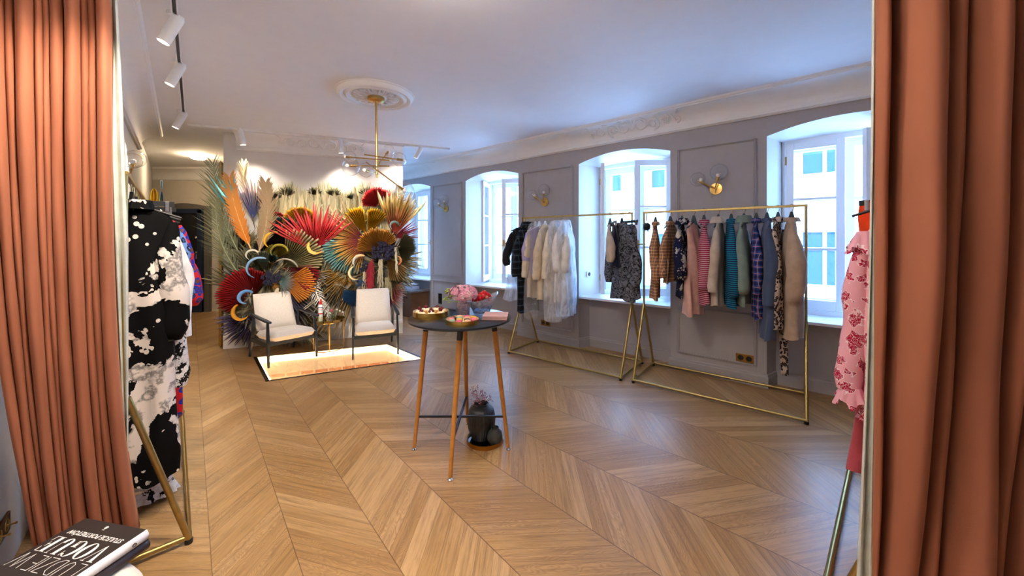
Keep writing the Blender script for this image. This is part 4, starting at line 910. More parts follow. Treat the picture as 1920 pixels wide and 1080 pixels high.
def text(body, size, loc, rot, parent, mat, name='small_lettering', bold=0.0):
    cu = bpy.data.curves.new(name, 'FONT'); cu.body = body; cu.size = size; cu.extrude = .0002; cu.offset = bold; cu.resolution_u = 3; cu.align_x = 'LEFT'
    o = bpy.data.objects.new(name, cu); COL.objects.link(o); o.parent = parent; o.matrix_local = Matrix.Translation(loc) @ rot.to_4x4(); bpy.context.view_layer.update()
    me = bpy.data.meshes.new_from_object(o.evaluated_get(bpy.context.evaluated_depsgraph_get())); mw_ = o.matrix_local.copy(); bpy.data.objects.remove(o)
    o = bpy.data.objects.new(name, me); COL.objects.link(o); o.parent = parent; o.matrix_local = mw_; me.materials.clear(); me.materials.append(mat); return o
Rt = Matrix((-E1, E2, V((0, 0, 1)))).transposed()
if Rt.determinant() < 0: Rt = Matrix((-E1, -(-E1).cross(V((0, 0, 1))), V((0, 0, 1)))).transposed()
text('STULECIE PORTRETÓW', .0225, LT((.022, .052)), Rt, b1, INK, bold=.0004)
m = MB(); arc_ring(m, .152, .022, .006, .006, .0015, .0015, 0, 2*pi, 16); [quad(m, [(.146+.004*k, .0295), (.1475+.004*k, .0295), (.1475+.004*k, .034), (.146+.004*k, .034)]) for k in range(3)]; quad(m, [(.1495, .018), (.1545, .018), (.1545, .026), (.1495, .026)]); part('crest_mark', m, INK, b1, smooth=0)
Rs = Matrix((E2, V((0, 0, 1)), E2.cross(V((0, 0, 1))))).transposed()
DINK = plain('dark_ink', (50, 44, 52), .6)
sp = E1*.2992
if Rs.col[2].dot(E1) < 0: Rs = Matrix((-E2, V((0, 0, 1)), (-E2).cross(V((0, 0, 1))))).transposed()
text('VOGUE', .026, sp+E2*.28+V((0, 0, .009)), Rs, b1, DINK, 'spine_lettering', .0003)
m = MB(); m.lathe([(.004, 0), (.0065, 0), (.0065, .0008), (.004, .0008)], sp+E2*.045+V((0, 0, .018)), 14, Rs); part('spine_crest', m, DINK, b1, smooth=0)
# ---------------------------------------------------------------- cloth materials
def stripes(name, a, b, period, duty=.5):
    n = NT(name); o = n.xyz(n.coord('Object')); z = n.math('ADD', o[2], n.math('MULTIPLY', n.noise(n.coord('Object'), 5, 2), .012))
    f = n.math('LESS_THAN', n.math('FRACT', n.math('DIVIDE', n.math('ADD', z, 5.0), period)), duty)
    n.bump(n.noise(n.coord('Object'), 200, 2), .3, .003); return n.fin(n.mix(f, lin(a), lin(b)), .9, 0, .2)
def plaid(name, base, c2, c3, period):
    n = NT(name); o = n.xyz(n.coord('Object')); h = n.math('ADD', o[0], n.math('MULTIPLY', o[1], 1.3))
    fr = lambda v, s: n.math('FRACT', n.math('ADD', n.math('DIVIDE', n.math('ADD', v, 5.0), period), s))
    col = n.mix(n.math('MULTIPLY', n.math('LESS_THAN', fr(o[2], 0), .45), .75), lin(base), lin(c2))
    col = n.mix(n.math('MULTIPLY', n.math('LESS_THAN', fr(h, 0), .45), .6), col, lin(c2))
    col = n.mix(n.math('MULTIPLY', n.math('MAXIMUM', n.math('LESS_THAN', fr(o[2], .35), .1), n.math('LESS_THAN', fr(h, .35), .1)), .7), col, lin(c3))
    n.bump(n.noise(n.coord('Object'), 200, 2), .3, .003); return n.fin(col, .9, 0, .2)
def leopard(name, base, dark, mid, scale=38):
    n = NT(name); v = n.scale(n.coord('Object'), (1, 1, .8)); w = n.node('ShaderNodeVectorMath', operation='ADD'); n.put(w.inputs[0], v)
    nn = n.node('ShaderNodeTexNoise'); n.put(nn.inputs['Vector'], v); nn.inputs['Scale'].default_value = 25
    sc = n.node('ShaderNodeVectorMath', operation='SCALE'); n.put(sc.inputs[0], nn.outputs['Color']); sc.inputs['Scale'].default_value = .03; n.put(w.inputs[1], sc.outputs[0])
    d = n.vor(w.outputs[0], scale); col = n.ramp(d, [(0, mid), (.26, mid), (.28, dark), (.47, dark), (.5, base), (1, base)], 'CONSTANT')
    return n.fin(col, .85, 0, .2)
def splatter(name, dark, pale, grey, scale=3.2, th=.52):
    n = NT(name); v = n.scale(n.coord('Object'), (1, 1, 1), loc=(3.1, 1.3, 7.4)); big = n.noise(v, scale, 5, .62, .4); dots = n.vor(n.scale(v, (1, 1, .9)), scale*6.5); sm = n.noise(v, scale*3.3, 4, .6)
    pick = n.noise(v, scale*1.3, 2)
    f = n.math('MAXIMUM', n.math('GREATER_THAN', big, th), n.math('MULTIPLY', n.math('LESS_THAN', dots, .24), n.math('GREATER_THAN', pick, .52)))
    shade = n.ramp(sm, [(.42, pale), (.50, pale), (.58, grey), (.66, pale)])
    n.bump(n.noise(v, 160, 2), .15, .003); return n.fin(n.mix(f, lin(dark), shade), .8, 0, .1)
def floral(name, base, flo, edge, scale=9, th=.33):
    n = NT(name); v = n.coord('Object'); nn = n.node('ShaderNodeTexNoise'); n.put(nn.inputs['Vector'], v); nn.inputs['Scale'].default_value = scale*2.2; nn.inputs['Detail'].default_value = 2
    sc = n.node('ShaderNodeVectorMath', operation='SCALE'); n.put(sc.inputs[0], nn.outputs['Color']); sc.inputs['Scale'].default_value = .11*9/scale
    w = n.node('ShaderNodeVectorMath', operation='ADD'); n.put(w.inputs[0], v); n.put(w.inputs[1], sc.outputs[0])
    d = n.vor(w.outputs[0], scale); veins = n.vor(w.outputs[0], scale*5, 'DISTANCE_TO_EDGE')
    col = n.ramp(d, [(0, flo), (th, flo), (th+.005, edge), (th+.05, edge), (th+.055, base), (1, base)], 'CONSTANT')
    vm = n.math('MULTIPLY', n.math('LESS_THAN', veins, .035), n.math('LESS_THAN', d, th)); col = n.mix(vm, col, lin(edge))
    n.bump(n.noise(v, 150, 2), .4, .004); return n.fin(col, .85, 0, .2)
def tweed(name, a, b, c, scale=30):
    n = NT(name); v = n.coord('Object'); f = n.noise(v, scale, 2, .5, 2.2); col = n.ramp(f, [(.43, a), (.465, b), (.51, b), (.54, a), (.66, c)]); n.bump(f, .5, .006); return n.fin(col, .95, 0, .1)
def film(name, white, rough=.18):
    n = NT(name); tr = n.node('ShaderNodeBsdfTransparent'); v = n.coord('Object'); cr = n.noise(n.scale(v, (1, 1, .35)), 12, 5, .6, 1.0)
    bp = n.node('ShaderNodeBump'); bp.inputs['Strength'].default_value = .9; bp.inputs['Distance'].default_value = .02; n.put(bp.inputs['Height'], cr)
    gl = n.node('ShaderNodeBsdfGlossy'); gl.inputs['Roughness'].default_value = rough; n.put(gl.inputs['Normal'], bp.outputs[0])
    df = n.node('ShaderNodeBsdfTranslucent'); df.inputs[0].default_value = (.9, .93, .97, 1); d2 = n.node('ShaderNodeBsdfDiffuse'); d2.inputs[0].default_value = (.86, .9, .95, 1)
    m0 = n.node('ShaderNodeMixShader'); n.put(m0.inputs[1], df.outputs[0]); n.put(m0.inputs[2], d2.outputs[0])
    m1 = n.node('ShaderNodeMixShader'); n.put(m1.inputs[0], n.ramp(cr, [(.4, (white*.7,)*3+(1,)), (.62, (min(1, white*1.5),)*3+(1,))])); n.put(m1.inputs[1], tr.outputs[0]); n.put(m1.inputs[2], m0.outputs[0])
    m2 = n.node('ShaderNodeMixShader'); m2.inputs[0].default_value = .10; n.put(m2.inputs[1], m1.outputs[0]); n.put(m2.inputs[2], gl.outputs[0]); n.put(n.out.inputs[0], m2.outputs[0]); return n.m
TEAL = plain('dark_teal_hanger', (22, 52, 62), .5); GOLDH = plain('gold_hook', (206, 172, 100), .25, 1.0); WHT = plain('white_hanger', (235, 235, 232), .4)
def hanger(loc, rz, label, mat=None, clip=False, w=.20):
    t = thing('hanger', label, 'hanger', loc, rz); m = MB(); r = .0185
    m.tube([(0, r*cos(a), .0115+.0035+r*sin(a)-r) for a in [pi*k/10-.6 for k in range(15)]] + [(0, 0, -.06), (0, 0, -.10)], .0026, 6); part('hook', m, GOLDH, t)
    m = MB(); mat = mat or TEAL
    if clip: m.box((0, 0, -.098), (w*2, .012, .03))
    else:
        m.tube([(-w, 0, -.185), (-w*.5, 0, -.148), (0, 0, -.115), (w*.5, 0, -.148), (w, 0, -.185)], [.008, .009, .011, .009, .008], 8, flat=.8)
        m.taper((0, 0, -.15), (0, 0, -.05), .07, .024, .016, .014)
    b = part('shoulder_bar', m, mat, t)
    if clip:
        for s in (-1, 1): m = MB(); m.box((s*w*.82, 0, -.112), (.022, .026, .06)); part('clip', m, CHROME, b, smooth=0, bevel=.003)
    return t
def garment(name, label, cat, loc, rz, mat, L=.85, sw=.19, th=.055, sleeve=.5, flare=1.05, neck=.055, zt=-.125, fold=.012, collar=0, cuff=None, sr=.052, seed=0, group=None, bell=1.0, swing=.05, hem=None, frill=0):
    th *= .85; sr *= .86; t = thing(name, label, cat, loc, rz, group); rnd = random.Random(seed); ph = rnd.uniform(0, 6)
    def body(u, v):
        a = 2*pi*u; z = -L*v
        if v < .10: k = v/.10; hw = neck+(sw-neck)*min(1, k)**.75; z = -.085*k*k*.9-.01*k
        else: k = (v-.10)/.90; hw = sw*(1+(flare-1)*k)*(1-.10*sin(pi*min(1, k*1.6))*(1 if flare < 1.4 else .6)); z = -.09-(L-.09)*k
        kk = max(0, (v-.12)/.88); tt = th*(.38+.62*min(1, v*3.2))*(1+.25*kk*(flare > 1.2))
        y = tt*(abs(sin(a))**.8)*(1 if sin(a) >= 0 else -1) + fold*(.3+kk)*sin(hw*cos(a)*42+ph+2*sin(z*3+ph)) + .010*sin(z*6+ph)
        x = hw*cos(a) + fold*.5*sin(z*9+ph+a)
        return V((x, y, zt+z + (.012*sin(a*3+ph)*(v > .97))))
    m = MB(); m.grid(body, 44, 30, True); b = part('body', m, mat, t, smooth=80)
    if sleeve:
        for s in (-1, 1):
            P = []; Rr = []
            for k in range(13):
                q = k/12; P.append(V((s*(sw*.90+swing*sin(q*1.7)+.012*sin(q*9+ph)), .012*sin(q*5+ph+s), zt-.085-sleeve*q))); Rr.append(sr*(.42+.72*min(1, q*2.5)**.8 if q < .4 else 1.22-.2*q)*(1+(bell-1)*q)*(1+.06*sin(q*22+ph)))
            Rr[-1] *= .8; m = MB(); m.tube(P, Rr, 14, flat=1.15); sl = part('sleeve', m, mat, t, smooth=80)
            if cuff: m = MB(); m.tube([P[-1]+V((0, 0, .055)), P[-1]-V((0, 0, .005))], [Rr[-1]*1.12, Rr[-1]*1.05], 14); part('cuff', m, cuff, sl, smooth=60)
    if frill:
        for s in (-1, 1):
            for cx, cz, r0, r1, h in ((sw*.90+swing*.99, zt-.085-sleeve+.02, sr*1.0, sr*1.75, .085), (sw*.92, zt-.07, sr*.9, sr*1.9, .10)):
                m = MB(); m.grid(lambda u, v: V((s*cx+(r0+(r1-r0)*v)*cos(2*pi*u)*(1+.14*v*cos(2*pi*u*9)), (r0+(r1-r0)*v)*sin(2*pi*u)*(1+.14*v*cos(2*pi*u*9)), cz-h*v+.02*v*sin(2*pi*u*5+ph))), 72, 5, True); part('frill', m, mat, t, smooth=70)
    if collar:
        m = MB(); m.grid(lambda u, v: V(((neck+.012+.016*v*collar)*cos(2*pi*u), (th*.62+.02*v*collar)*sin(2*pi*u)+.006*sin(u*40)*v*collar, zt+.012+.022*(1-abs(2*v-1))*collar-.030*v)), 36, 6, True); part('collar', m, mat, t, smooth=70)
    if hem:
        m = MB(); m.grid(lambda u, v: V(((sw*flare+.02*v)*cos(2*pi*u)*(1+.05*v*cos(2*pi*u*16)), (th*1.2+.03*v)*sin(2*pi*u)*(1+.12*v*cos(2*pi*u*16)), zt-L+.01-hem*v)), 96, 4, True); part('ruffle_hem', m, mat, t, smooth=70)
    return t
def on_rail(rk, px):
    nc, d, s = rk; k = (px-CX)/F; den = d.x-k*d.y; q = (k*nc.y-nc.x)/den; p = nc+d*q; return V((p.x, p.y, RH)), math.atan2(s.y, s.x)
# ---------------------------------------------------------------- nearer rack by the window wall
def hang(rk, px, name, label, cat, mat, ybot=None, hl=None, rot=0.0, hm=None, clip=False, hw=.17, **k):
    p, a = on_rail(rk, px); a += rot
    L = k.pop('L', None)
    if L is None: L = RH-.125-(H-(ybot-CY)*(p.y-.05)/F)
    hanger(p, a, hl or ('dark teal hanger holding the '+label.split(',')[0]), hm, clip, hw)
    return garment(name, label, cat, p, a, mat, L=L, **k)
PLM = plaid('mustard_check', (176, 116, 48), (120, 92, 84), (222, 206, 190), .034); ORG = plain('orange_cloth', (222, 140, 40), .8)
hang(RK2, 1229, 'blouse', 'mustard checked long blouse, furthest left on the nearer rack', 'blouse', PLM, 560, rot=.25, sleeve=.56, sw=.17, th=.05, sr=.05, collar=1, seed=1)
hang(RK2, 1257, 'shirt', 'mustard checked short shirt beside the navy print blouse', 'blouse', PLM, 530, rot=-.1, sleeve=.5, sw=.16, th=.04, sr=.042, collar=1, seed=2)
hang(RK2, 1279, 'blouse', 'navy blouse with a pale splash print', 'blouse', splatter('navy_print', (20, 26, 52), (190, 184, 170), (120, 120, 130), 7, .55), 556, rot=.1, sleeve=.5, sw=.17, th=.05, collar=2.2, bell=1.3, seed=3)
hang(RK2, 1301, 'dress', 'pale pink long sleeveless dress beside the raspberry striped blouse', 'dress', fabric('pale_pink_cloth', (206, 166, 154)), 590, rot=-.15, sleeve=0, sw=.15, th=.055, flare=1.25, fold=.02, seed=4)
hang(RK2, 1320, 'blouse', 'raspberry and pink striped blouse', 'blouse', stripes('raspberry_stripes', (134, 36, 66), (206, 158, 168), .019, .38), 568, rot=.2, sleeve=.58, sw=.18, th=.055, sr=.055, collar=1.2, seed=5)
BEI = fabric('beige_cotton', (186, 172, 156)); SAG = fabric('sage_cotton', (112, 130, 122)); SLT = fabric('slate_knit', (66, 80, 108), var=.06); OAT = fabric('oat_knit', (170, 148, 128), weave=110)
hang(RK2, 1347, 'blouse', 'beige blouse with gathered collar and frilled sleeves', 'blouse', BEI, 572, rot=-.05, sleeve=.6, sw=.17, th=.05, collar=2.4, cuff=BEI, seed=6)
hang(RK2, 1371, 'blouse', 'teal and navy striped blouse', 'blouse', stripes('teal_stripes', (16, 44, 74), (32, 116, 148), .020, .45), 574, rot=.22, sleeve=.64, sw=.18, th=.06, sr=.058, collar=1.2, seed=7)
hang(RK2, 1395, 'blouse', 'sage green blouse with ruffled neck', 'blouse', SAG, 571, rot=.0, sleeve=.6, sw=.17, th=.05, collar=2.6, cuff=SAG, bell=1.2, seed=8)
hang(RK2, 1418, 'shirt', 'blue checked shirt beside the slate cardigan', 'shirt', plaid('blue_check', (52, 84, 152), (20, 28, 72), (196, 130, 130), .062), 597, rot=.1, sleeve=.6, sw=.16, th=.042, sr=.042, collar=1.2, seed=9)
hang(RK2, 1438, 'cardigan', 'long slate blue cardigan', 'cardigan', SLT, 634, rot=.15, sleeve=.68, sw=.19, th=.06, sr=.058, collar=1, cuff=SLT, seed=10)
LEO = leopard('leopard_print', (196, 182, 168), (28, 28, 40), (96, 78, 66), 40)
g_ = hang(RK2, 1459, 'dress', 'leopard print dress with a long hanging belt', 'dress', LEO, 617, rot=-.1, sleeve=.68, sw=.17, th=.05, sr=.046, collar=1.4, cuff=LEO, seed=11)
m = MB(); m.grid(lambda u, v: V((.16+.01*sin(v*7), (u-.5)*.062-.03*v, -.55-1.06*v)), 3, 24); part('belt', m, LEO, g_, smooth=80, solid=.006)
hang(RK2, 1484, 'cardigan', 'bulky oat knit cardigan over a white top, nearest the rack end', 'cardigan', OAT, 630, rot=.1, sleeve=.62, sw=.20, th=.085, sr=.075, swing=.09, collar=1, cuff=OAT, flare=1.12, seed=12)
t = thing('pompom', 'dark fluffy pompom hanging at the left end of the nearer rack', 'pompom', on_rail(RK2, 1213)[0]); m = MB(); m.tube([(0, 0, .014), (.0, .014, -.01), (0, .005, -.10)], .006, 8); part('strap', m, BLACK, t)
m = MB(); rnd = random.Random(5)
for k in range(420):
    z_ = rnd.uniform(-1, 1); a = rnd.uniform(0, 2*pi); q = sqrt(1-z_*z_); d = V((q*cos(a), q*sin(a), z_)); x, y = frame_of(d); c = V((0, 0, -.155)); r = rnd.uniform(.05, .075)
    m.add([c+d*.02+x*.006, c+d*.02-x*.006, c+d*r+V((0, 0, -.01))], [(0, 1, 2)])
m.ball((0, 0, -.155), .04, 10, 8); part('fur', m, plain('dark_grey_fur', (44, 54, 60), .9, var=.3, scale=40), t, smooth=0)
# ---------------------------------------------------------------- rack further along: covered clothes and the tweed suit
CRM = fabric('cream_wool', (214, 200, 176), weave=140); WSH = fabric('white_cotton', (226, 226, 226)); INKC = fabric('ink_wool', (22, 26, 34))
hang(RK1, 984, 'blazer', 'black short jacket at the far end of the further rack', 'jacket', INKC, 505, rot=-.5, sleeve=.45, sw=.20, th=.05, swing=.1, seed=21, hl='dark hanger holding the black short jacket')
PLD = plaid('night_plaid', (30, 40, 54), (14, 18, 26), (74, 92, 108), .085)
hang(RK1, 990, 'coat', 'dark blue plaid coat with a cape collar', 'coat', PLD, 584, rot=-.2, sleeve=.6, sw=.19, th=.075, sr=.06, collar=3.2, seed=22)
g_ = hang(RK1, 980, 'skirt', 'white tulle skirt behind the dark plaid coat', 'skirt', film('tulle', .4, .6), 562, rot=-.75, sleeve=0, sw=.13, th=.06, flare=2.1, fold=.03, seed=23, hl='dark hanger holding the white tulle skirt')
hang(RK1, 1003, 'coat', 'cream long coat beside the lilac blouse', 'coat', CRM, 556, rot=.0, sleeve=.6, sw=.19, th=.06, seed=24, hm=WHT, hl='white hanger holding the cream long coat')
hang(RK1, 1011, 'blouse', 'lilac blouse with red embroidery between two cream coats', 'blouse', floral('lilac_embroidery', (168, 160, 206), (150, 60, 80), (176, 168, 210), 26, .16), 520, rot=-.35, sleeve=.42, sw=.20, th=.04, seed=25, hm=WHT, hl='white hanger holding the lilac blouse')
hang(RK1, 1022, 'coat', 'cream coat with pocket, in the middle of the covered clothes', 'coat', CRM, 560, rot=.1, sleeve=.62, sw=.19, th=.075, sr=.062, collar=1, seed=26, hm=WHT, hl='white hanger holding the cream coat with pocket')
hang(RK1, 1038, 'jacket', 'ivory jacket under the clear covers', 'jacket', fabric('ivory_cloth', (226, 216, 198)), 556, rot=.1, sleeve=.6, sw=.19, th=.065, sr=.06, seed=27, hm=WHT, hl='white hanger holding the ivory jacket')
hang(RK1, 1053, 'dress', 'white dress inside the large plastic cover', 'dress', WSH, 562, rot=.25, sleeve=.5, sw=.20, th=.07, sr=.06, flare=1.2, seed=28, hm=WHT, hl='white hanger holding the white dress')
hang(RK1, 1066, 'dress', 'white dress at the outer end of the covered clothes', 'dress', WSH, 560, rot=.35, sleeve=.5, sw=.20, th=.07, sr=.06, flare=1.2, seed=29, hm=WHT, hl='white hanger holding the outermost white dress')
PF = film('plastic_film', .5); PF2 = film('thin_plastic_film', .16)
for i, (px, yb, w, th_, rot, mt, lb) in enumerate(((1012, 592, .27, .13, .0, PF2, 'thin clear plastic cover over the cream coats'), (1045, 596, .27, .15, .2, PF, 'crinkled clear plastic cover over the ivory jacket'), (1061, 588, .28, .13, .35, PF, 'shiny crinkled plastic cover over the white dresses'))):
    p, a = on_rail(RK1, px); L = RH-.06-(H-(yb-CY)*p.y/F)
    g_ = garment('garment_cover', lb, 'garment cover', p, a+rot, mt, L=L, sw=w, th=th_, sleeve=0, flare=1.08, neck=.08, zt=-.05, fold=.02, seed=31+i, group='plastic garment covers')
TWD = tweed('grey_tweed', (96, 100, 110), (16, 17, 22), (112, 116, 126), 13)
hang(RK1, 1166, 'jacket', 'grey and black woven jacket of the suit at the window end', 'jacket', TWD, 562, rot=.95, sleeve=.62, sw=.20, th=.075, sr=.065, flare=1.1, collar=1, swing=.08, seed=41, hl='dark teal hanger holding the grey woven jacket')
hang(RK1, 1180, 'trousers', 'grey and black woven suit trousers beside the matching jacket', 'trousers', TWD, 558, rot=.9, sleeve=0, sw=.15, th=.05, flare=1.2, seed=42, clip=True, hl='dark clip hanger holding the woven trousers')
hang(RK1, 1152, 'skirt', 'navy skirt behind the grey woven jacket', 'skirt', fabric('navy_wool', (22, 28, 56)), 500, rot=.5, sleeve=0, sw=.15, th=.05, seed=43, clip=True, hl='dark clip hanger holding the navy skirt')
hang(RK1, 1144, 'blouse', 'cream blouse peeping out behind the navy skirt', 'blouse', BEI, 478, rot=.4, sleeve=.35, sw=.19, th=.04, swing=.08, seed=44, hl='dark teal hanger holding the peeping cream blouse')
# ---------------------------------------------------------------- rack by the left wall
nc, dL, sL = RKL
def left(q, rot=0): p = nc+dL*q; return V((p.x, p.y, RH)), math.atan2(sL.y, sL.x)+rot
BW = splatter('ink_splash_print', (10, 10, 12), (216, 206, 198), (120, 116, 114), 3.2, .515); BW2 = splatter('lace_print', (22, 22, 24), (228, 226, 224), (200, 198, 198), 16, .47)
BWH = plain('black_clip_bar', (20, 20, 22), .5)
p, a = left(.40, -.12); hanger(p, a, 'black hanger holding the ink splash dress', BWH); garment('dress', 'long black dress with a large white ink splash print', 'dress', p, a, BW, L=1.50, sw=.165, th=.075, sleeve=.66, flare=1.15, sr=.056, bell=1.25, collar=1.6, fold=.018, seed=51, cuff=BLACK, swing=.012)
p, a = left(.54, -.05); hanger(p, a, 'wide black clip hanger behind the ink splash dress', BWH, True, .17); garment('dress', 'white dress with a fine black lace print, just behind the ink splash dress', 'dress', p+V((0, 0, -.02)), a, BW2, L=1.60, sw=.155, th=.06, sleeve=.95, flare=1.1, sr=.05, bell=1.2, seed=52, swing=.03, hem=.06)
p, a = left(.70); hanger(p, a, 'black hanger holding the white shirt dress', BWH); garment('dress', 'plain white shirt dress on the left rack', 'dress', p, a, WSH, L=1.02, sw=.18, th=.05, sleeve=.72, sr=.05, swing=.05, seed=53)
p, a = left(.86, .06); hanger(p, a, 'black hanger holding the blue leopard blouse', BWH); garment('blouse', 'blue leopard print blouse on the left rack', 'blouse', p, a, leopard('blue_leopard', (104, 140, 196), (22, 26, 46), (60, 84, 130), 34), L=.75, sw=.18, th=.05, sleeve=.5, swing=.05, seed=54)
RB = leopard('red_blue_print', (196, 34, 40), (40, 50, 150), (112, 66, 40), 22)
p, a = left(1.04, .05); hanger(p, a, 'chrome clip hanger holding the red and blue dress', BWH, True, .18); garment('dress', 'long red and blue patterned dress on the left rack', 'dress', p, a, RB, L=1.42, sw=.20, th=.06, sleeve=.56, sr=.055, bell=1.4, swing=.06, seed=55)
p, a = left(1.24, .05); hanger(p, a, 'black hanger at the far end of the left rack', BWH); garment('dress', 'dark green and black leaf print dress at the far end of the left rack', 'dress', p, a, floral('green_leaf_print', (28, 26, 34), (48, 110, 90), (28, 26, 34), 9, .3), L=1.25, sw=.20, th=.06, sleeve=0, seed=56)
m = MB(); m.lathe([(0, 0), (.045, 0), (.045, .004), (0, .004)], (0, 0, 0), 28, Matrix((dL*-1, V((0, 0, 1)), sL)).transposed()) if False else m.lathe([(0, 0), (.045, 0), (.045, .003), (0, .003)], (0, 0, 0), 28, Matrix((sL, V((0, 0, 1)), -dL)).transposed())
o = solo('size_tag', m, plain('white_card_tag', (236, 232, 226), .7), 'round white card tag hanging on the ink splash dress by the curtain', 'tag', smooth=0); o.location = left(.40)[0]+sL*-.155-dL*.105+V((0, 0, -.42))
# ---------------------------------------------------------------- rack behind the right curtain
ncr, dR, sR = RKR
def right(q, rot=0): p = ncr+dR*q; return V((p.x, p.y, RH)), math.atan2(sR.y, sR.x)+rot
PNK = floral('pink_flower_print', (236, 172, 184), (176, 20, 62), (248, 226, 228), 14, .42)
p, a = right(1.16, .05); hanger(p, a, 'black clip hanger with a grey clip beside the right curtain', BWH, True, .19)
garment('skirt', 'orange skirt clipped on the hanger behind the pink dress', 'skirt', p+V((0, 0, .035)), a, fabric('orange_crepe', (232, 70, 24)), L=1.26, sw=.19, th=.05, sleeve=0, neck=.18, flare=.9, seed=61)
p, a = right(.86, -.05); hanger(p, a, 'black hanger holding the pink flowered dress', BWH)
garment('dress', 'pink dress with a crimson flower print and frilled hem by the right curtain', 'dress', p+V((0, 0, -.07)), a, PNK, L=.98, sw=.16, th=.06, sleeve=.82, sr=.046, bell=1.25, flare=1.0, fold=.02, collar=1.5, swing=.06, seed=62, hem=.07, frill=1)
g_ = bpy.data.objects[-1] if False else None
p, a = right(1.02); hanger(p, a, 'black hanger holding the rose knit dress', BWH, w=.11); garment('dress', 'rose red ribbed knit dress below the pink dress', 'dress', p, a, fabric('rose_knit', (178, 74, 84), weave=90), L=1.46, sw=.11, th=.055, sleeve=0, flare=2.1, seed=63)
p, a = right(.72); hanger(p, a, 'black hanger holding the blush dress', BWH, w=.10); garment('dress', 'blush pink long dress half hidden by the right curtain', 'dress', p, a, fabric('blush_cloth', (212, 150, 140)), L=1.62, sw=.10, th=.05, sleeve=0, flare=1.5, seed=64)
# ---------------------------------------------------------------- dried palm and flower installation on the centre wall
_gr = {}
def grad(*cols):
    if cols in _gr: return _gr[cols]
    n = NT('dyed_leaf'); u = n.xyz(n.node('ShaderNodeUVMap').outputs[0]); k = len(cols)
    f = n.math('ADD', u[1], n.math('MULTIPLY', n.math('SUBTRACT', n.noise(n.coord('Object'), 9, 3), .5), .22))
    col = n.ramp(f, [(i/max(1, k-1), c) for i, c in enumerate(cols)]) if k > 1 else n.mix(f, lin(cols[0]), lin(tuple(int(x*.86) for x in cols[0])))
    st = n.noise(n.vec(n.math('MULTIPLY', u[0], 90.0), n.math('MULTIPLY', u[1], 3.0)), 1.0, 2); col = n.mix(.35, col, n.ramp(st, [(.3, (.72, .72, .72, 1)), (.7, (1.1, 1.1, 1.1, 1))]), 'MULTIPLY')
    _gr[cols] = n.fin(col, .7, 0, .25); return _gr[cols]
ZV = V((0, 0, 1)); GRP = 'dried and dyed leaves of the wall arrangement'; DIRS = {}
def pxm(x, y, off): return (Fp(x+1, y, off)-Fp(x, y, off)).length
OLV, SAND, CRMc, DKO = (92, 94, 70), (176, 160, 122), (222, 206, 168), (66, 66, 50)
def fan(label, hub, rp, a0, a1, cols, off=.18, out=.10, spiky=0.0, name='palm_fan', seed=0, pl=4.6, stalk=True, curl=0.0, both=None):
    C = Fp(hub[0], hub[1], off); r = rp/130.0; rnd = random.Random(seed*7+3); n = max(6, int((a1-a0)/pl)); m = MB(); rows = [.04, .2, .4, .58, .74, .88, 1.0]
    t = thing(name, label, 'dried leaf', C, group=GRP)
    for i in range(n):
        aa = a0+(a1-a0)*(i+.5)/n; w = (a1-a0)/n/2*1.06; rl = r*(1-.16*abs(2*(i+.5)/n-1)**2.2)*rnd.uniform(.94, 1.04) if not spiky else r*rnd.uniform(.84, 1.08)
        P = []; U = []; bend = rnd.uniform(-1, 1)*spiky*.12
        for q in rows:
            k = 1.0 if (not spiky or q < 1-spiky) else max(.03, (1-q)/spiky)**.8
            if not spiky and q == 1.0: k = .55
            for e in (-1, 0, 1):
                a = R(aa + w*e*k) + bend*q*q; d = FU*cos(a)+ZV*sin(a); lift = FN*(out*r*q*q*3.0 + (0.013+.030*q*r)*(1 if e == 0 else -1)*min(1, q*3)*(k if spiky else 1) + curl*r*q**3)
                P.append(d*rl*q*(1.02 if e == 0 else 1.0)+lift); U.append(((i+.5+e*.5)/n, q))
        m.add(P, [(3*j+e, 3*j+e+1, 3*j+4+e, 3*j+3+e) for j in range(len(rows)-1) for e in (0, 1)], U)
    part('blade', m, grad(*cols), t, smooth=25, uv=True, solid=.0025)
    if stalk:
        am = R((a0+a1)/2); d = FU*cos(am)+ZV*sin(am); m = MB(); m.tube([d*r*.12+FN*.012, V((0, 0, 0))+FN*.0, d*-r*.22-FN*off*.6], [.006, .007, .005], 6); part('stalk', m, grad((120, 104, 66)), t)
    return t
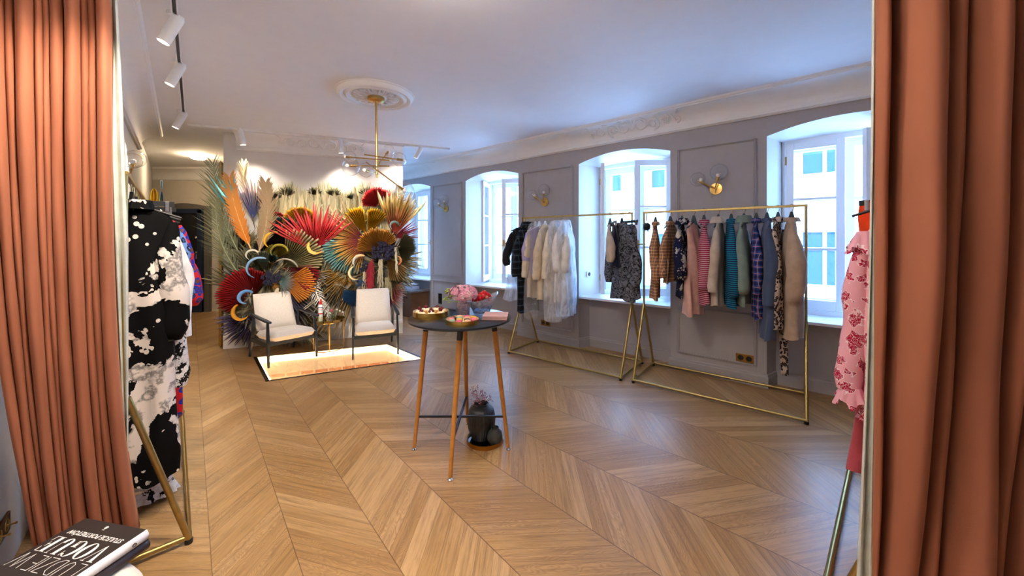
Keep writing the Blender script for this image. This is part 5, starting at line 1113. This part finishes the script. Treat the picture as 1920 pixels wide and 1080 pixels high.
def frond(label, a, b, wp, cols, off=.2, n=34, ang=38, bow=.06, out=.05, lw=.012, name='palm_frond', seed=1, bare=0.0):
    A, B = Fp(a[0], a[1], off), Fp(b[0], b[1], off+out); L = (B-A).length; ax = (B-A).normalized(); sd_ = ax.cross(FN).normalized(); wl = wp/130.0; rnd = random.Random(seed)
    t = thing(name, label, 'dried leaf', A, group=GRP); f = lambda q: ax*L*q + sd_*bow*L*sin(pi*q)
    m = MB(); m.tube([f(k/14) for k in range(15)], [.008*(1-.7*k/14) for k in range(15)], 6); part('midrib', m, grad(tuple(min(255, int(c*1.15)) for c in cols[-1])), t)
    m = MB()
    for i in range(n):
        q = .06+(.94-bare)*i/n; p = f(q); d0 = (f(min(1, q+.02))-f(q)).normalized(); prof = wl*(.35+.9*sin(pi*min(1, q*.86+.10))**.7)
        for s in (-1, 1):
            an = R(ang*rnd.uniform(.8, 1.2)); d = d0*cos(an)+sd_*s*sin(an)+FN*rnd.uniform(-.15, .3); ll = prof/max(.3, sin(R(ang)))*rnd.uniform(.8, 1.1); wv = d.cross(FN).normalized()*lw*.5; g = -ZV*ll*.12
            m.add([p-wv, p+wv, p+d*ll*.5+wv, p+d*ll*.5-wv, p+d*ll+g], [(0, 1, 2, 3), (3, 2, 4)], [(0, q), (1, q), (1, q), (0, q), (.5, q)])
    part('leaflets', m, grad(*cols), t, smooth=0, uv=True, solid=.002); return t
def curl(label, c, rp, a0, a1, cols, off=.3, w=.036, rise=.08, name='curled_leaf'):
    C = Fp(c[0], c[1], off); r = rp/130.0; t = thing(name, label, 'dried leaf', C, group=GRP); m = MB()
    def fn(u, v):
        a = R(a0+(a1-a0)*v); d = FU*cos(a)+ZV*sin(a); k = sin(pi*min(1, v*.9+.08))**.6; tw = 1.2*v
        return d*r*(1-.15*v) + FN*(rise*v) + (d*cos(tw)+FN*sin(tw))*w*k*(u-.5) + FN*.012*(1-(2*u-1)**2)
    m.grid(fn, 4, 22); part('blade', m, grad(*cols), t, smooth=80, uv=True, solid=.003); return t
def tassel(label, a, b, wp, col, off=.34, name='hanging_amaranth', seed=1):
    A, B = Fp(a[0], a[1], off), Fp(b[0], b[1], off); rnd = random.Random(seed); t = thing(name, label, 'dried flower', A, group=GRP); m = MB(); w = wp/130.0
    for k in range(max(2, int(wp/2.6))):
        x = (k+.5)/max(2, int(wp/2.6))-.5; P = []; n = 16; e = rnd.uniform(.75, 1.0)
        for q in range(n+1): v = q/n; P.append((B-A)*v*e + FU*(x*w*(.5+.6*v)+rnd.uniform(-.006, .006)) + FN*(.05*sin(pi*min(1, v*1.3))+rnd.uniform(-.006, .006)))
        m.tube(P, [.006+.009*rnd.random()*(q % 2 or .5) for q in range(n)]+[.003], 6)
    part('tassel', m, grad(col), t, smooth=60); return t
def tuft(label, c, rp, col, off=.36, n=120, seed=1, ball=True, name='dried_flower_cluster'):
    C = Fp(c[0], c[1], off); r = rp/130.0; rnd = random.Random(seed); t = thing(name, label, 'dried flower', C, group=GRP); m = MB()
    for k in range(n):
        d = V((rnd.gauss(0, 1), rnd.gauss(0, 1), rnd.gauss(0, 1))).normalized(); p = (FU*d.x*1.2+ZV*d.z+FN*abs(d.y)*.6)*r*rnd.uniform(.35, 1.0)
        if ball: m.ball(p, r*rnd.uniform(.10, .17), 6, 4)
        else:
            e = d+FN*.4; x, y = frame_of(e); m.add([x*.006, -x*.006, p*1.25], [(0, 1, 2)])
    part('heads', m, grad(col), t, smooth=40 if ball else 0); return t
# pale grass band along the top (nobody could count it)
rnd = random.Random(8); GR = [MB(), MB(), MB(), MB()]
for k in range(3000):
    x = rnd.uniform(492, 728); top = 350+8*sin(x*.09)+rnd.uniform(-6, 62); ln = rnd.uniform(38, 88); off = rnd.uniform(.02, .13)
    a = Fp(x+rnd.uniform(-10, 10), min(476, top+ln), off); b = Fp(x+rnd.gauss(0, 6), top, off+rnd.uniform(0, .05)); w = FU*rnd.uniform(.006, .018); md = a.lerp(b, .55)+FN*.012+FU*rnd.uniform(-.02, .02)
    GR[rnd.choice((0, 0, 1, 1, 2, 3))].add([a-w*.5, a+w*.5, md+w, md-w, b], [(0, 1, 2, 3), (3, 2, 4)], [(0, 0), (1, 0), (1, .5), (0, .5), (.5, 1)])
base_ = tag(part('dried_grass', GR[0], grad((168, 156, 116), (196, 188, 150)), None, smooth=0, uv=True), 'band of pale dried grass and pampas along the top of the arrangement', 'dried grass', None, 'stuff')
for g_, c_ in zip(GR[1:], (((212, 198, 156), (222, 214, 178)), ((164, 168, 142), (184, 190, 162)), ((116, 112, 82), (134, 132, 100)))): part('grass_blades', g_, grad(*c_), base_, smooth=0, uv=True)
# olive strips filling the back
FB_ = [MB(), MB(), MB()]
def filler(cx, cy, rp, n, a0, a1, seed):
    rnd = random.Random(seed)
    for k in range(n):
        a = R(rnd.uniform(a0, a1)); r0 = rnd.uniform(.02, .3)*rp; r1 = rp*rnd.uniform(.55, 1.05); off = rnd.uniform(.03, .16)
        p = Fp(cx+r0*cos(a), cy-r0*sin(a), off); q = Fp(cx+r1*cos(a+.1), cy-r1*sin(a+.1), off+rnd.uniform(0, .14)); d = (q-p).normalized(); w = d.cross(FN).normalized()*rnd.uniform(.006, .014); md = p.lerp(q, .6)+FN*.02
        FB_[rnd.choice((0, 0, 1, 2))].add([p-w*.4, p+w*.4, md+w, md-w, q], [(0, 1, 2, 3), (3, 2, 4)], [(0, 0), (1, 0), (1, .5), (0, .5), (.5, 1)])
for q in ((505, 520, 82, 420, 0, 360, 1), (470, 580, 60, 300, 150, 380, 2), (600, 530, 66, 420, 0, 360, 3), (715, 500, 72, 420, 0, 360, 4), (655, 470, 60, 240, 0, 360, 5), (560, 590, 70, 260, 180, 360, 6), (452, 470, 50, 160, 20, 160, 7), (560, 470, 60, 260, 0, 360, 8), (735, 400, 45, 150, 0, 200, 9), (470, 610, 40, 140, 200, 330, 10)): filler(*q)
b2_ = tag(part('dried_palm_strips', FB_[0], grad((70, 68, 50), (110, 106, 78)), None, smooth=0, uv=True), 'mass of thin olive palm strips filling the back of the arrangement', 'dried grass', None, 'stuff')
for g_, c_ in zip(FB_[1:], (((126, 116, 82), (168, 154, 116)), ((60, 62, 60), (150, 150, 140)))): part('strips', g_, grad(*c_), b2_, smooth=0, uv=True)
# small fans poking out of the grass band
for i, (x, y, r_, c) in enumerate(((537, 362, 17, (112, 120, 96)), (626, 362, 17, (168, 174, 140)), (688, 362, 18, (104, 108, 84)), (590, 360, 15, (120, 116, 88)), (660, 368, 13, (130, 136, 110)), (516, 368, 14, (92, 86, 64)))):
    fan('small %s palm fan poking out of the top grass band, %s' % (('grey-green', 'pale green', 'dark green', 'olive', 'sage', 'brown')[i], ('second from the left', 'the roundest one', 'beside the coral fan', 'in the middle', 'right of the middle', 'first from the left')[i]), (x, y+6), r_, 20, 160, (c,), off=.14, spiky=.5, seed=60+i, stalk=False)
# big coloured fans
fan('large red palm fan low on the left edge of the wall', (476, 556), 53, 58, 214, ((120, 24, 26), (176, 34, 38)), off=.24, seed=1)
fan('purple palm fan below the red fan at the bottom left', (480, 592), 54, 172, 262, ((60, 52, 84), (88, 76, 128), (120, 112, 150)), off=.20, spiky=.28, seed=2)
fan('dark olive spiky fan above the red fan', (466, 548), 68, 78, 160, (DKO, (86, 86, 66), (128, 124, 92)), off=.13, spiky=.4, seed=3)
fan('olive pleated fan right of the left bouquet', (530, 500), 76, -4, 84, (DKO, (136, 128, 90), (190, 180, 140)), off=.24, seed=4)
fan('dark red fan tucked under the olive pleated fan', (528, 502), 66, -46, 6, ((90, 30, 34), (150, 34, 44)), off=.22, seed=5)
fan('orange palm fan right of the left armchair back', (528, 530), 57, -52, 36, ((200, 130, 60), (228, 156, 70)), off=.26, seed=6)
fan('indigo and olive fan sweeping down behind the left armchair', (526, 540), 92, -80, -30, ((66, 66, 92), (84, 82, 104), (120, 112, 84)), off=.22, spiky=.4, seed=7)
fan('big coral red fan in the middle of the wall', (590, 470), 82, 36, 154, ((226, 70, 84), (240, 96, 102)), off=.32, spiky=.42, seed=8, pl=4.0)
fan('small rose red fan peeping over the teal fan', (518, 418), 20, 5, 175, ((222, 62, 74),), off=.17, seed=9)
fan('mustard yellow fan behind the coral fan', (563, 422), 34, 10, 170, ((190, 146, 20), (212, 168, 30)), off=.20, seed=10)
fan('dark teal fan left of the coral fan', (528, 436), 29, 0, 178, ((44, 80, 78), (76, 116, 110)), off=.22, seed=11)
fan('dark brown round fan under the teal fan', (513, 468), 32, 20, 190, ((40, 30, 34), (58, 48, 50)), off=.24, seed=12)
fan('deep brown fan beside the orange frond', (452, 470), 34, 40, 150, ((52, 36, 36), (70, 52, 46)), off=.15, seed=13)
fan('bright yellow notched fan upper right', (690, 436), 52, 42, 92, ((206, 160, 20), (222, 178, 26)), off=.26, seed=14, out=.06)
fan('bright yellow fan half, left side of the notched fan', (686, 436), 54, 94, 142, ((206, 160, 20), (222, 178, 26)), off=.27, seed=15, out=.06, stalk=False)
fan('coral red fan at the top right', (712, 388), 38, 50, 178, ((190, 40, 52), (226, 64, 72)), off=.16, seed=16)
fan('sand and lilac striped fan left of the amber fan', (686, 452), 64, 120, 262, ((150, 110, 160), (222, 130, 120), (230, 190, 112), (232, 208, 150)), off=.24, spiky=.25, seed=17)
fan('pale turquoise fan under the striped fan', (670, 456), 64, 172, 276, ((96, 160, 170), (150, 200, 202)), off=.20, seed=18)
fan('amber round fan on the right bouquet', (711, 472), 47, 34, 178, ((176, 112, 40), (206, 150, 62)), off=.34, seed=19)
fan('tall peach and yellow fan at the upper right edge', (738, 444), 92, 46, 112, ((232, 106, 104), (238, 150, 112), (236, 208, 130), (240, 228, 190)), off=.20, spiky=.2, seed=20)
fan('coral spiky fan at the right edge under the peach fan', (738, 446), 50, -4, 48, ((200, 70, 84), (230, 110, 110)), off=.24, spiky=.6, seed=21)
fan('round olive fan at the right edge', (746, 462), 34, -76, 66, ((72, 70, 48), (116, 112, 82)), off=.30, seed=22)
fan('ochre fan below the turquoise fan', (664, 500), 72, 186, 246, ((110, 98, 40), (186, 136, 40), (140, 124, 84)), off=.16, spiky=.3, seed=23)
fan('grey-gold spiky fan sweeping down over the brass table', (648, 520), 86, 214, 262, ((150, 112, 44), (120, 112, 96), (196, 190, 176)), off=.22, spiky=.55, seed=24)
fan('sandy spiky fan left of the right armchair', (672, 520), 112, 228, 262, ((128, 112, 84), (170, 152, 116), (206, 190, 150)), off=.20, spiky=.45, seed=25)
fan('cobalt blue fan beside the right armchair back', (672, 546), 30, 170, 285, ((32, 62, 104), (52, 96, 148)), off=.30, seed=26)
fan('crimson striped fan behind the right armchair', (722, 548), 40, -84, 34, ((120, 40, 60), (186, 58, 82), (206, 170, 150)), off=.22, spiky=.3, seed=27)
fan('tan fan hanging at the right under the olive fan', (726, 482), 52, -88, -30, ((178, 130, 76), (200, 170, 116)), off=.28, seed=28)
fan('straw yellow spiky fan on the right edge', (732, 486), 62, -62, 18, ((170, 150, 96), (206, 186, 132)), off=.22, spiky=.5, seed=29)
fan('sky blue and cream fan upper left, behind the fronds', (474, 412), 72, 62, 116, ((120, 160, 240), (214, 206, 232), (244, 224, 204)), off=.22, spiky=.3, seed=30)
fan('turquoise spiky fan at the upper left edge', (455, 425), 86, 94, 124, ((100, 186, 196), (140, 216, 222)), off=.34, spiky=.5, seed=31)
fan('silver white spiky fan below the middle', (580, 508), 40, 250, 350, ((90, 88, 74), (206, 200, 190)), off=.24, spiky=.7, seed=32)
fan('dark green small fan in the left bouquet', (505, 492), 17, 20, 175, ((40, 70, 64), (62, 92, 84)), off=.38, seed=33)
fan('moss green fan above the dark green small fan', (519, 482), 24, 20, 150, ((120, 108, 36), (146, 132, 44)), off=.30, seed=34)
fan('grey olive fan over the left bouquet centre', (497, 510), 38, 75, 120, ((62, 64, 54), (96, 94, 74)), off=.36, seed=35)
fan('teal white spiky rosette beside the orange fan', (524, 528), 26, -80, 60, ((110, 150, 150), (196, 206, 200)), off=.40, spiky=.8, seed=36)
fan('large olive grey pleated fan left of the middle, behind the coral fan', (545, 470), 60, 60, 150, ((84, 82, 60), (146, 140, 106), (176, 168, 132)), off=.14, spiky=.2, seed=40)
fan('big straw palm fan in the grass band behind the notched yellow fan', (660, 440), 62, 40, 140, ((150, 138, 96), (206, 192, 148)), off=.12, spiky=.5, seed=41)
fan('wide silver olive fan low in the middle', (600, 500), 62, 200, 320, ((80, 80, 60), (150, 146, 120), (196, 190, 168)), off=.14, spiky=.45, seed=42)
fan('olive fan over the crimson fan on the right', (728, 505), 56, -84, -20, ((110, 104, 70), (176, 166, 122)), off=.20, spiky=.4, seed=43)
fan('grey green fan behind the blue curl', (490, 520), 70, 96, 150, ((70, 74, 58), (120, 120, 92), (150, 146, 116)), off=.18, spiky=.3, seed=44)
# fronds
frond('tall grey-green palm frond at the left corner, leaning left', (450, 478), (399, 304), 17, ((104, 110, 84), (150, 154, 122)), off=.26, n=52, ang=26, bow=-.05, lw=.008, seed=1)
frond('second grey-green palm frond at the left corner, drooping', (452, 520), (404, 376), 19, ((96, 104, 80), (140, 146, 114)), off=.30, n=46, ang=30, bow=-.08, lw=.008, seed=2)
frond('burnt orange palm frond with a bare tip', (470, 466), (427, 308), 11, ((206, 120, 34), (218, 148, 72), (222, 168, 110)), off=.42, n=44, ang=26, bow=-.04, lw=.022, seed=3, bare=.16)
frond('tan palm frond right of the orange frond', (484, 476), (498, 342), 13, ((140, 116, 86), (176, 152, 120)), off=.40, n=44, ang=24, bow=.06, lw=.020, seed=4)
frond('thin beige plume at the top left', (478, 400), (457, 306), 8, ((196, 182, 146), (214, 204, 172)), off=.14, n=36, ang=20, bow=-.08, lw=.010, seed=5)
frond('pale spiky frond by the coral fan top right', (712, 404), (752, 352), 14, ((150, 150, 112), (196, 192, 150)), off=.24, n=26, ang=34, bow=.05, lw=.010, seed=6)
frond('white feathery frond over the brass table', (588, 500), (622, 596), 10, ((190, 186, 174), (224, 222, 214)), off=.30, n=26, ang=46, bow=.10, lw=.010, seed=7)
frond('dark crimson feather hanging in the right bouquet', (698, 486), (693, 540), 8, ((120, 20, 36), (150, 32, 48)), off=.40, n=24, ang=36, bow=.02, lw=.012, seed=8)
# curls and tassels
curl('light blue curled leaf in the left bouquet', (487, 503), 19, 60, 250, ((150, 190, 230), (92, 130, 176)), off=.42)
curl('blue curled leaf on the red fan', (463, 557), 11, 40, 280, ((96, 150, 214), (130, 176, 226)), off=.40, w=.05)
curl('orange curled leaf under the blue curl', (455, 584), 14, 120, 330, ((214, 146, 36), (232, 166, 60)), off=.38, w=.05)
curl('yellow curled leaf in front of the brown fan', (516, 452), 16, 75, 230, ((226, 176, 60), (204, 152, 20)), off=.40, w=.04)
curl('white curled strip left of the dark green fan', (474, 478), 9, 0, 250, ((232, 226, 210), (206, 200, 180)), off=.42, w=.03)
curl('olive curled leaf right of the dark green fan', (524, 472), 13, 0, 220, ((150, 134, 44), (110, 100, 40)), off=.38, w=.04)
curl('grey curled strip over the olive pleated fan', (532, 506), 22, 10, 120, ((150, 146, 130), (190, 186, 170)), off=.42, w=.03)
curl('cream curled leaf left of the navy cluster', (676, 492), 14, 60, 210, ((226, 190, 120), (196, 214, 210)), off=.44, w=.05)
curl('cream ribbon leaf bent over the sandy fan', (668, 512), 13, 110, 290, ((226, 206, 160), (206, 186, 140)), off=.42, w=.04)
curl('dark green and white curl beside the amber fan', (739, 424), 9, 0, 230, ((50, 84, 74), (196, 226, 214)), off=.38, w=.04)
curl('coral tipped curl among the right tassels', (742, 488), 10, -60, 90, ((236, 120, 90), (230, 180, 120)), off=.44, w=.03)
curl('yellow and coral ribbon below the coral fan', (594, 462), 14, 150, 320, ((230, 190, 90), (236, 150, 90)), off=.46, w=.05)
tassel('long cream tassel in the middle of the right bouquet', (714, 474), (713, 548), 11, (206, 196, 170), seed=1)
tassel('cream tassel left of the long tassel', (684, 508), (683, 552), 10, (190, 180, 150), seed=2)
tassel('thin cream tassel at the right of the navy cluster', (741, 464), (745, 528), 5, (216, 208, 184), seed=3)
tassel('pale straw fringe behind the right armchair', (727, 520), (728, 568), 18, (170, 162, 128), off=.26, seed=4)
tassel('cream tassel above the left armchair back', (520, 540), (521, 562), 8, (200, 190, 164), seed=5)
tuft('navy dried flower cluster in the right bouquet', (718, 472), 20, (44, 42, 66), n=150, seed=1)
tuft('navy berry cluster between curl and tassels', (686, 500), 12, (34, 36, 58), n=70, seed=2)
tuft('navy dried cluster in the left bouquet', (510, 522), 15, (36, 36, 58), n=90, seed=3)
tuft('black and gold thistle above the left armchair', (516, 534), 12, (150, 108, 48), n=70, seed=4, ball=False)
tuft('gold dried twig cluster left of the blue fan', (656, 530), 13, (160, 120, 50), n=80, seed=5, ball=False)
tuft('silver spiky tuft on the red fan', (468, 556), 16, (150, 146, 128), off=.40, n=90, seed=6, ball=False)
tuft('silver spiky tuft under the orange curl', (456, 590), 18, (140, 134, 112), off=.36, n=90, seed=7, ball=False)
tuft('indigo leaf cluster beside the cobalt fan', (676, 530), 10, (40, 70, 110), n=50, seed=8)
tuft('dark indigo tuft at the right of the amber fan', (738, 438), 14, (56, 54, 84), off=.34, n=80, seed=9, ball=False)
# dried leaves rising behind the left rack
def wall_leaf(label, cols, px, Y, hgt, wdt, seed, twist=0.0):
    p = D(px[0], px[1], Y); t = thing('dried_leaf', label, 'dried leaf', p, group='dried leaves above the left clothes rack'); m = MB(); rt = V((0.73, 0.68, 0))
    m.grid(lambda u, v: ZV*hgt*v + (rt*cos(twist*v*3)+V((-.68, .73, 0))*sin(twist*v*3))*(u-.5)*wdt*max(.05, sin(pi*min(1, v*.92+.04)))**.6 + V((-.68, .73, 0))*(.02*cos(u*20)+.05*twist*sin(v*5)), 10, 16)
    part('blade', m, grad(*cols), t, smooth=80, uv=True, solid=.003); m = MB(); m.tube([ZV*-.55, ZV*.02], .005, 6); part('stalk', m, grad((150, 130, 70)), t)
wall_leaf('yellow dried leaf standing up above the left clothes rack', ((226, 176, 40), (240, 200, 70)), (289, 385), 3.55, .16, .065, 1)
wall_leaf('twisted blue and yellow leaf beside the yellow leaf', ((220, 180, 60), (110, 150, 160), (190, 206, 206)), (303, 392), 3.5, .27, .06, 2, .8)
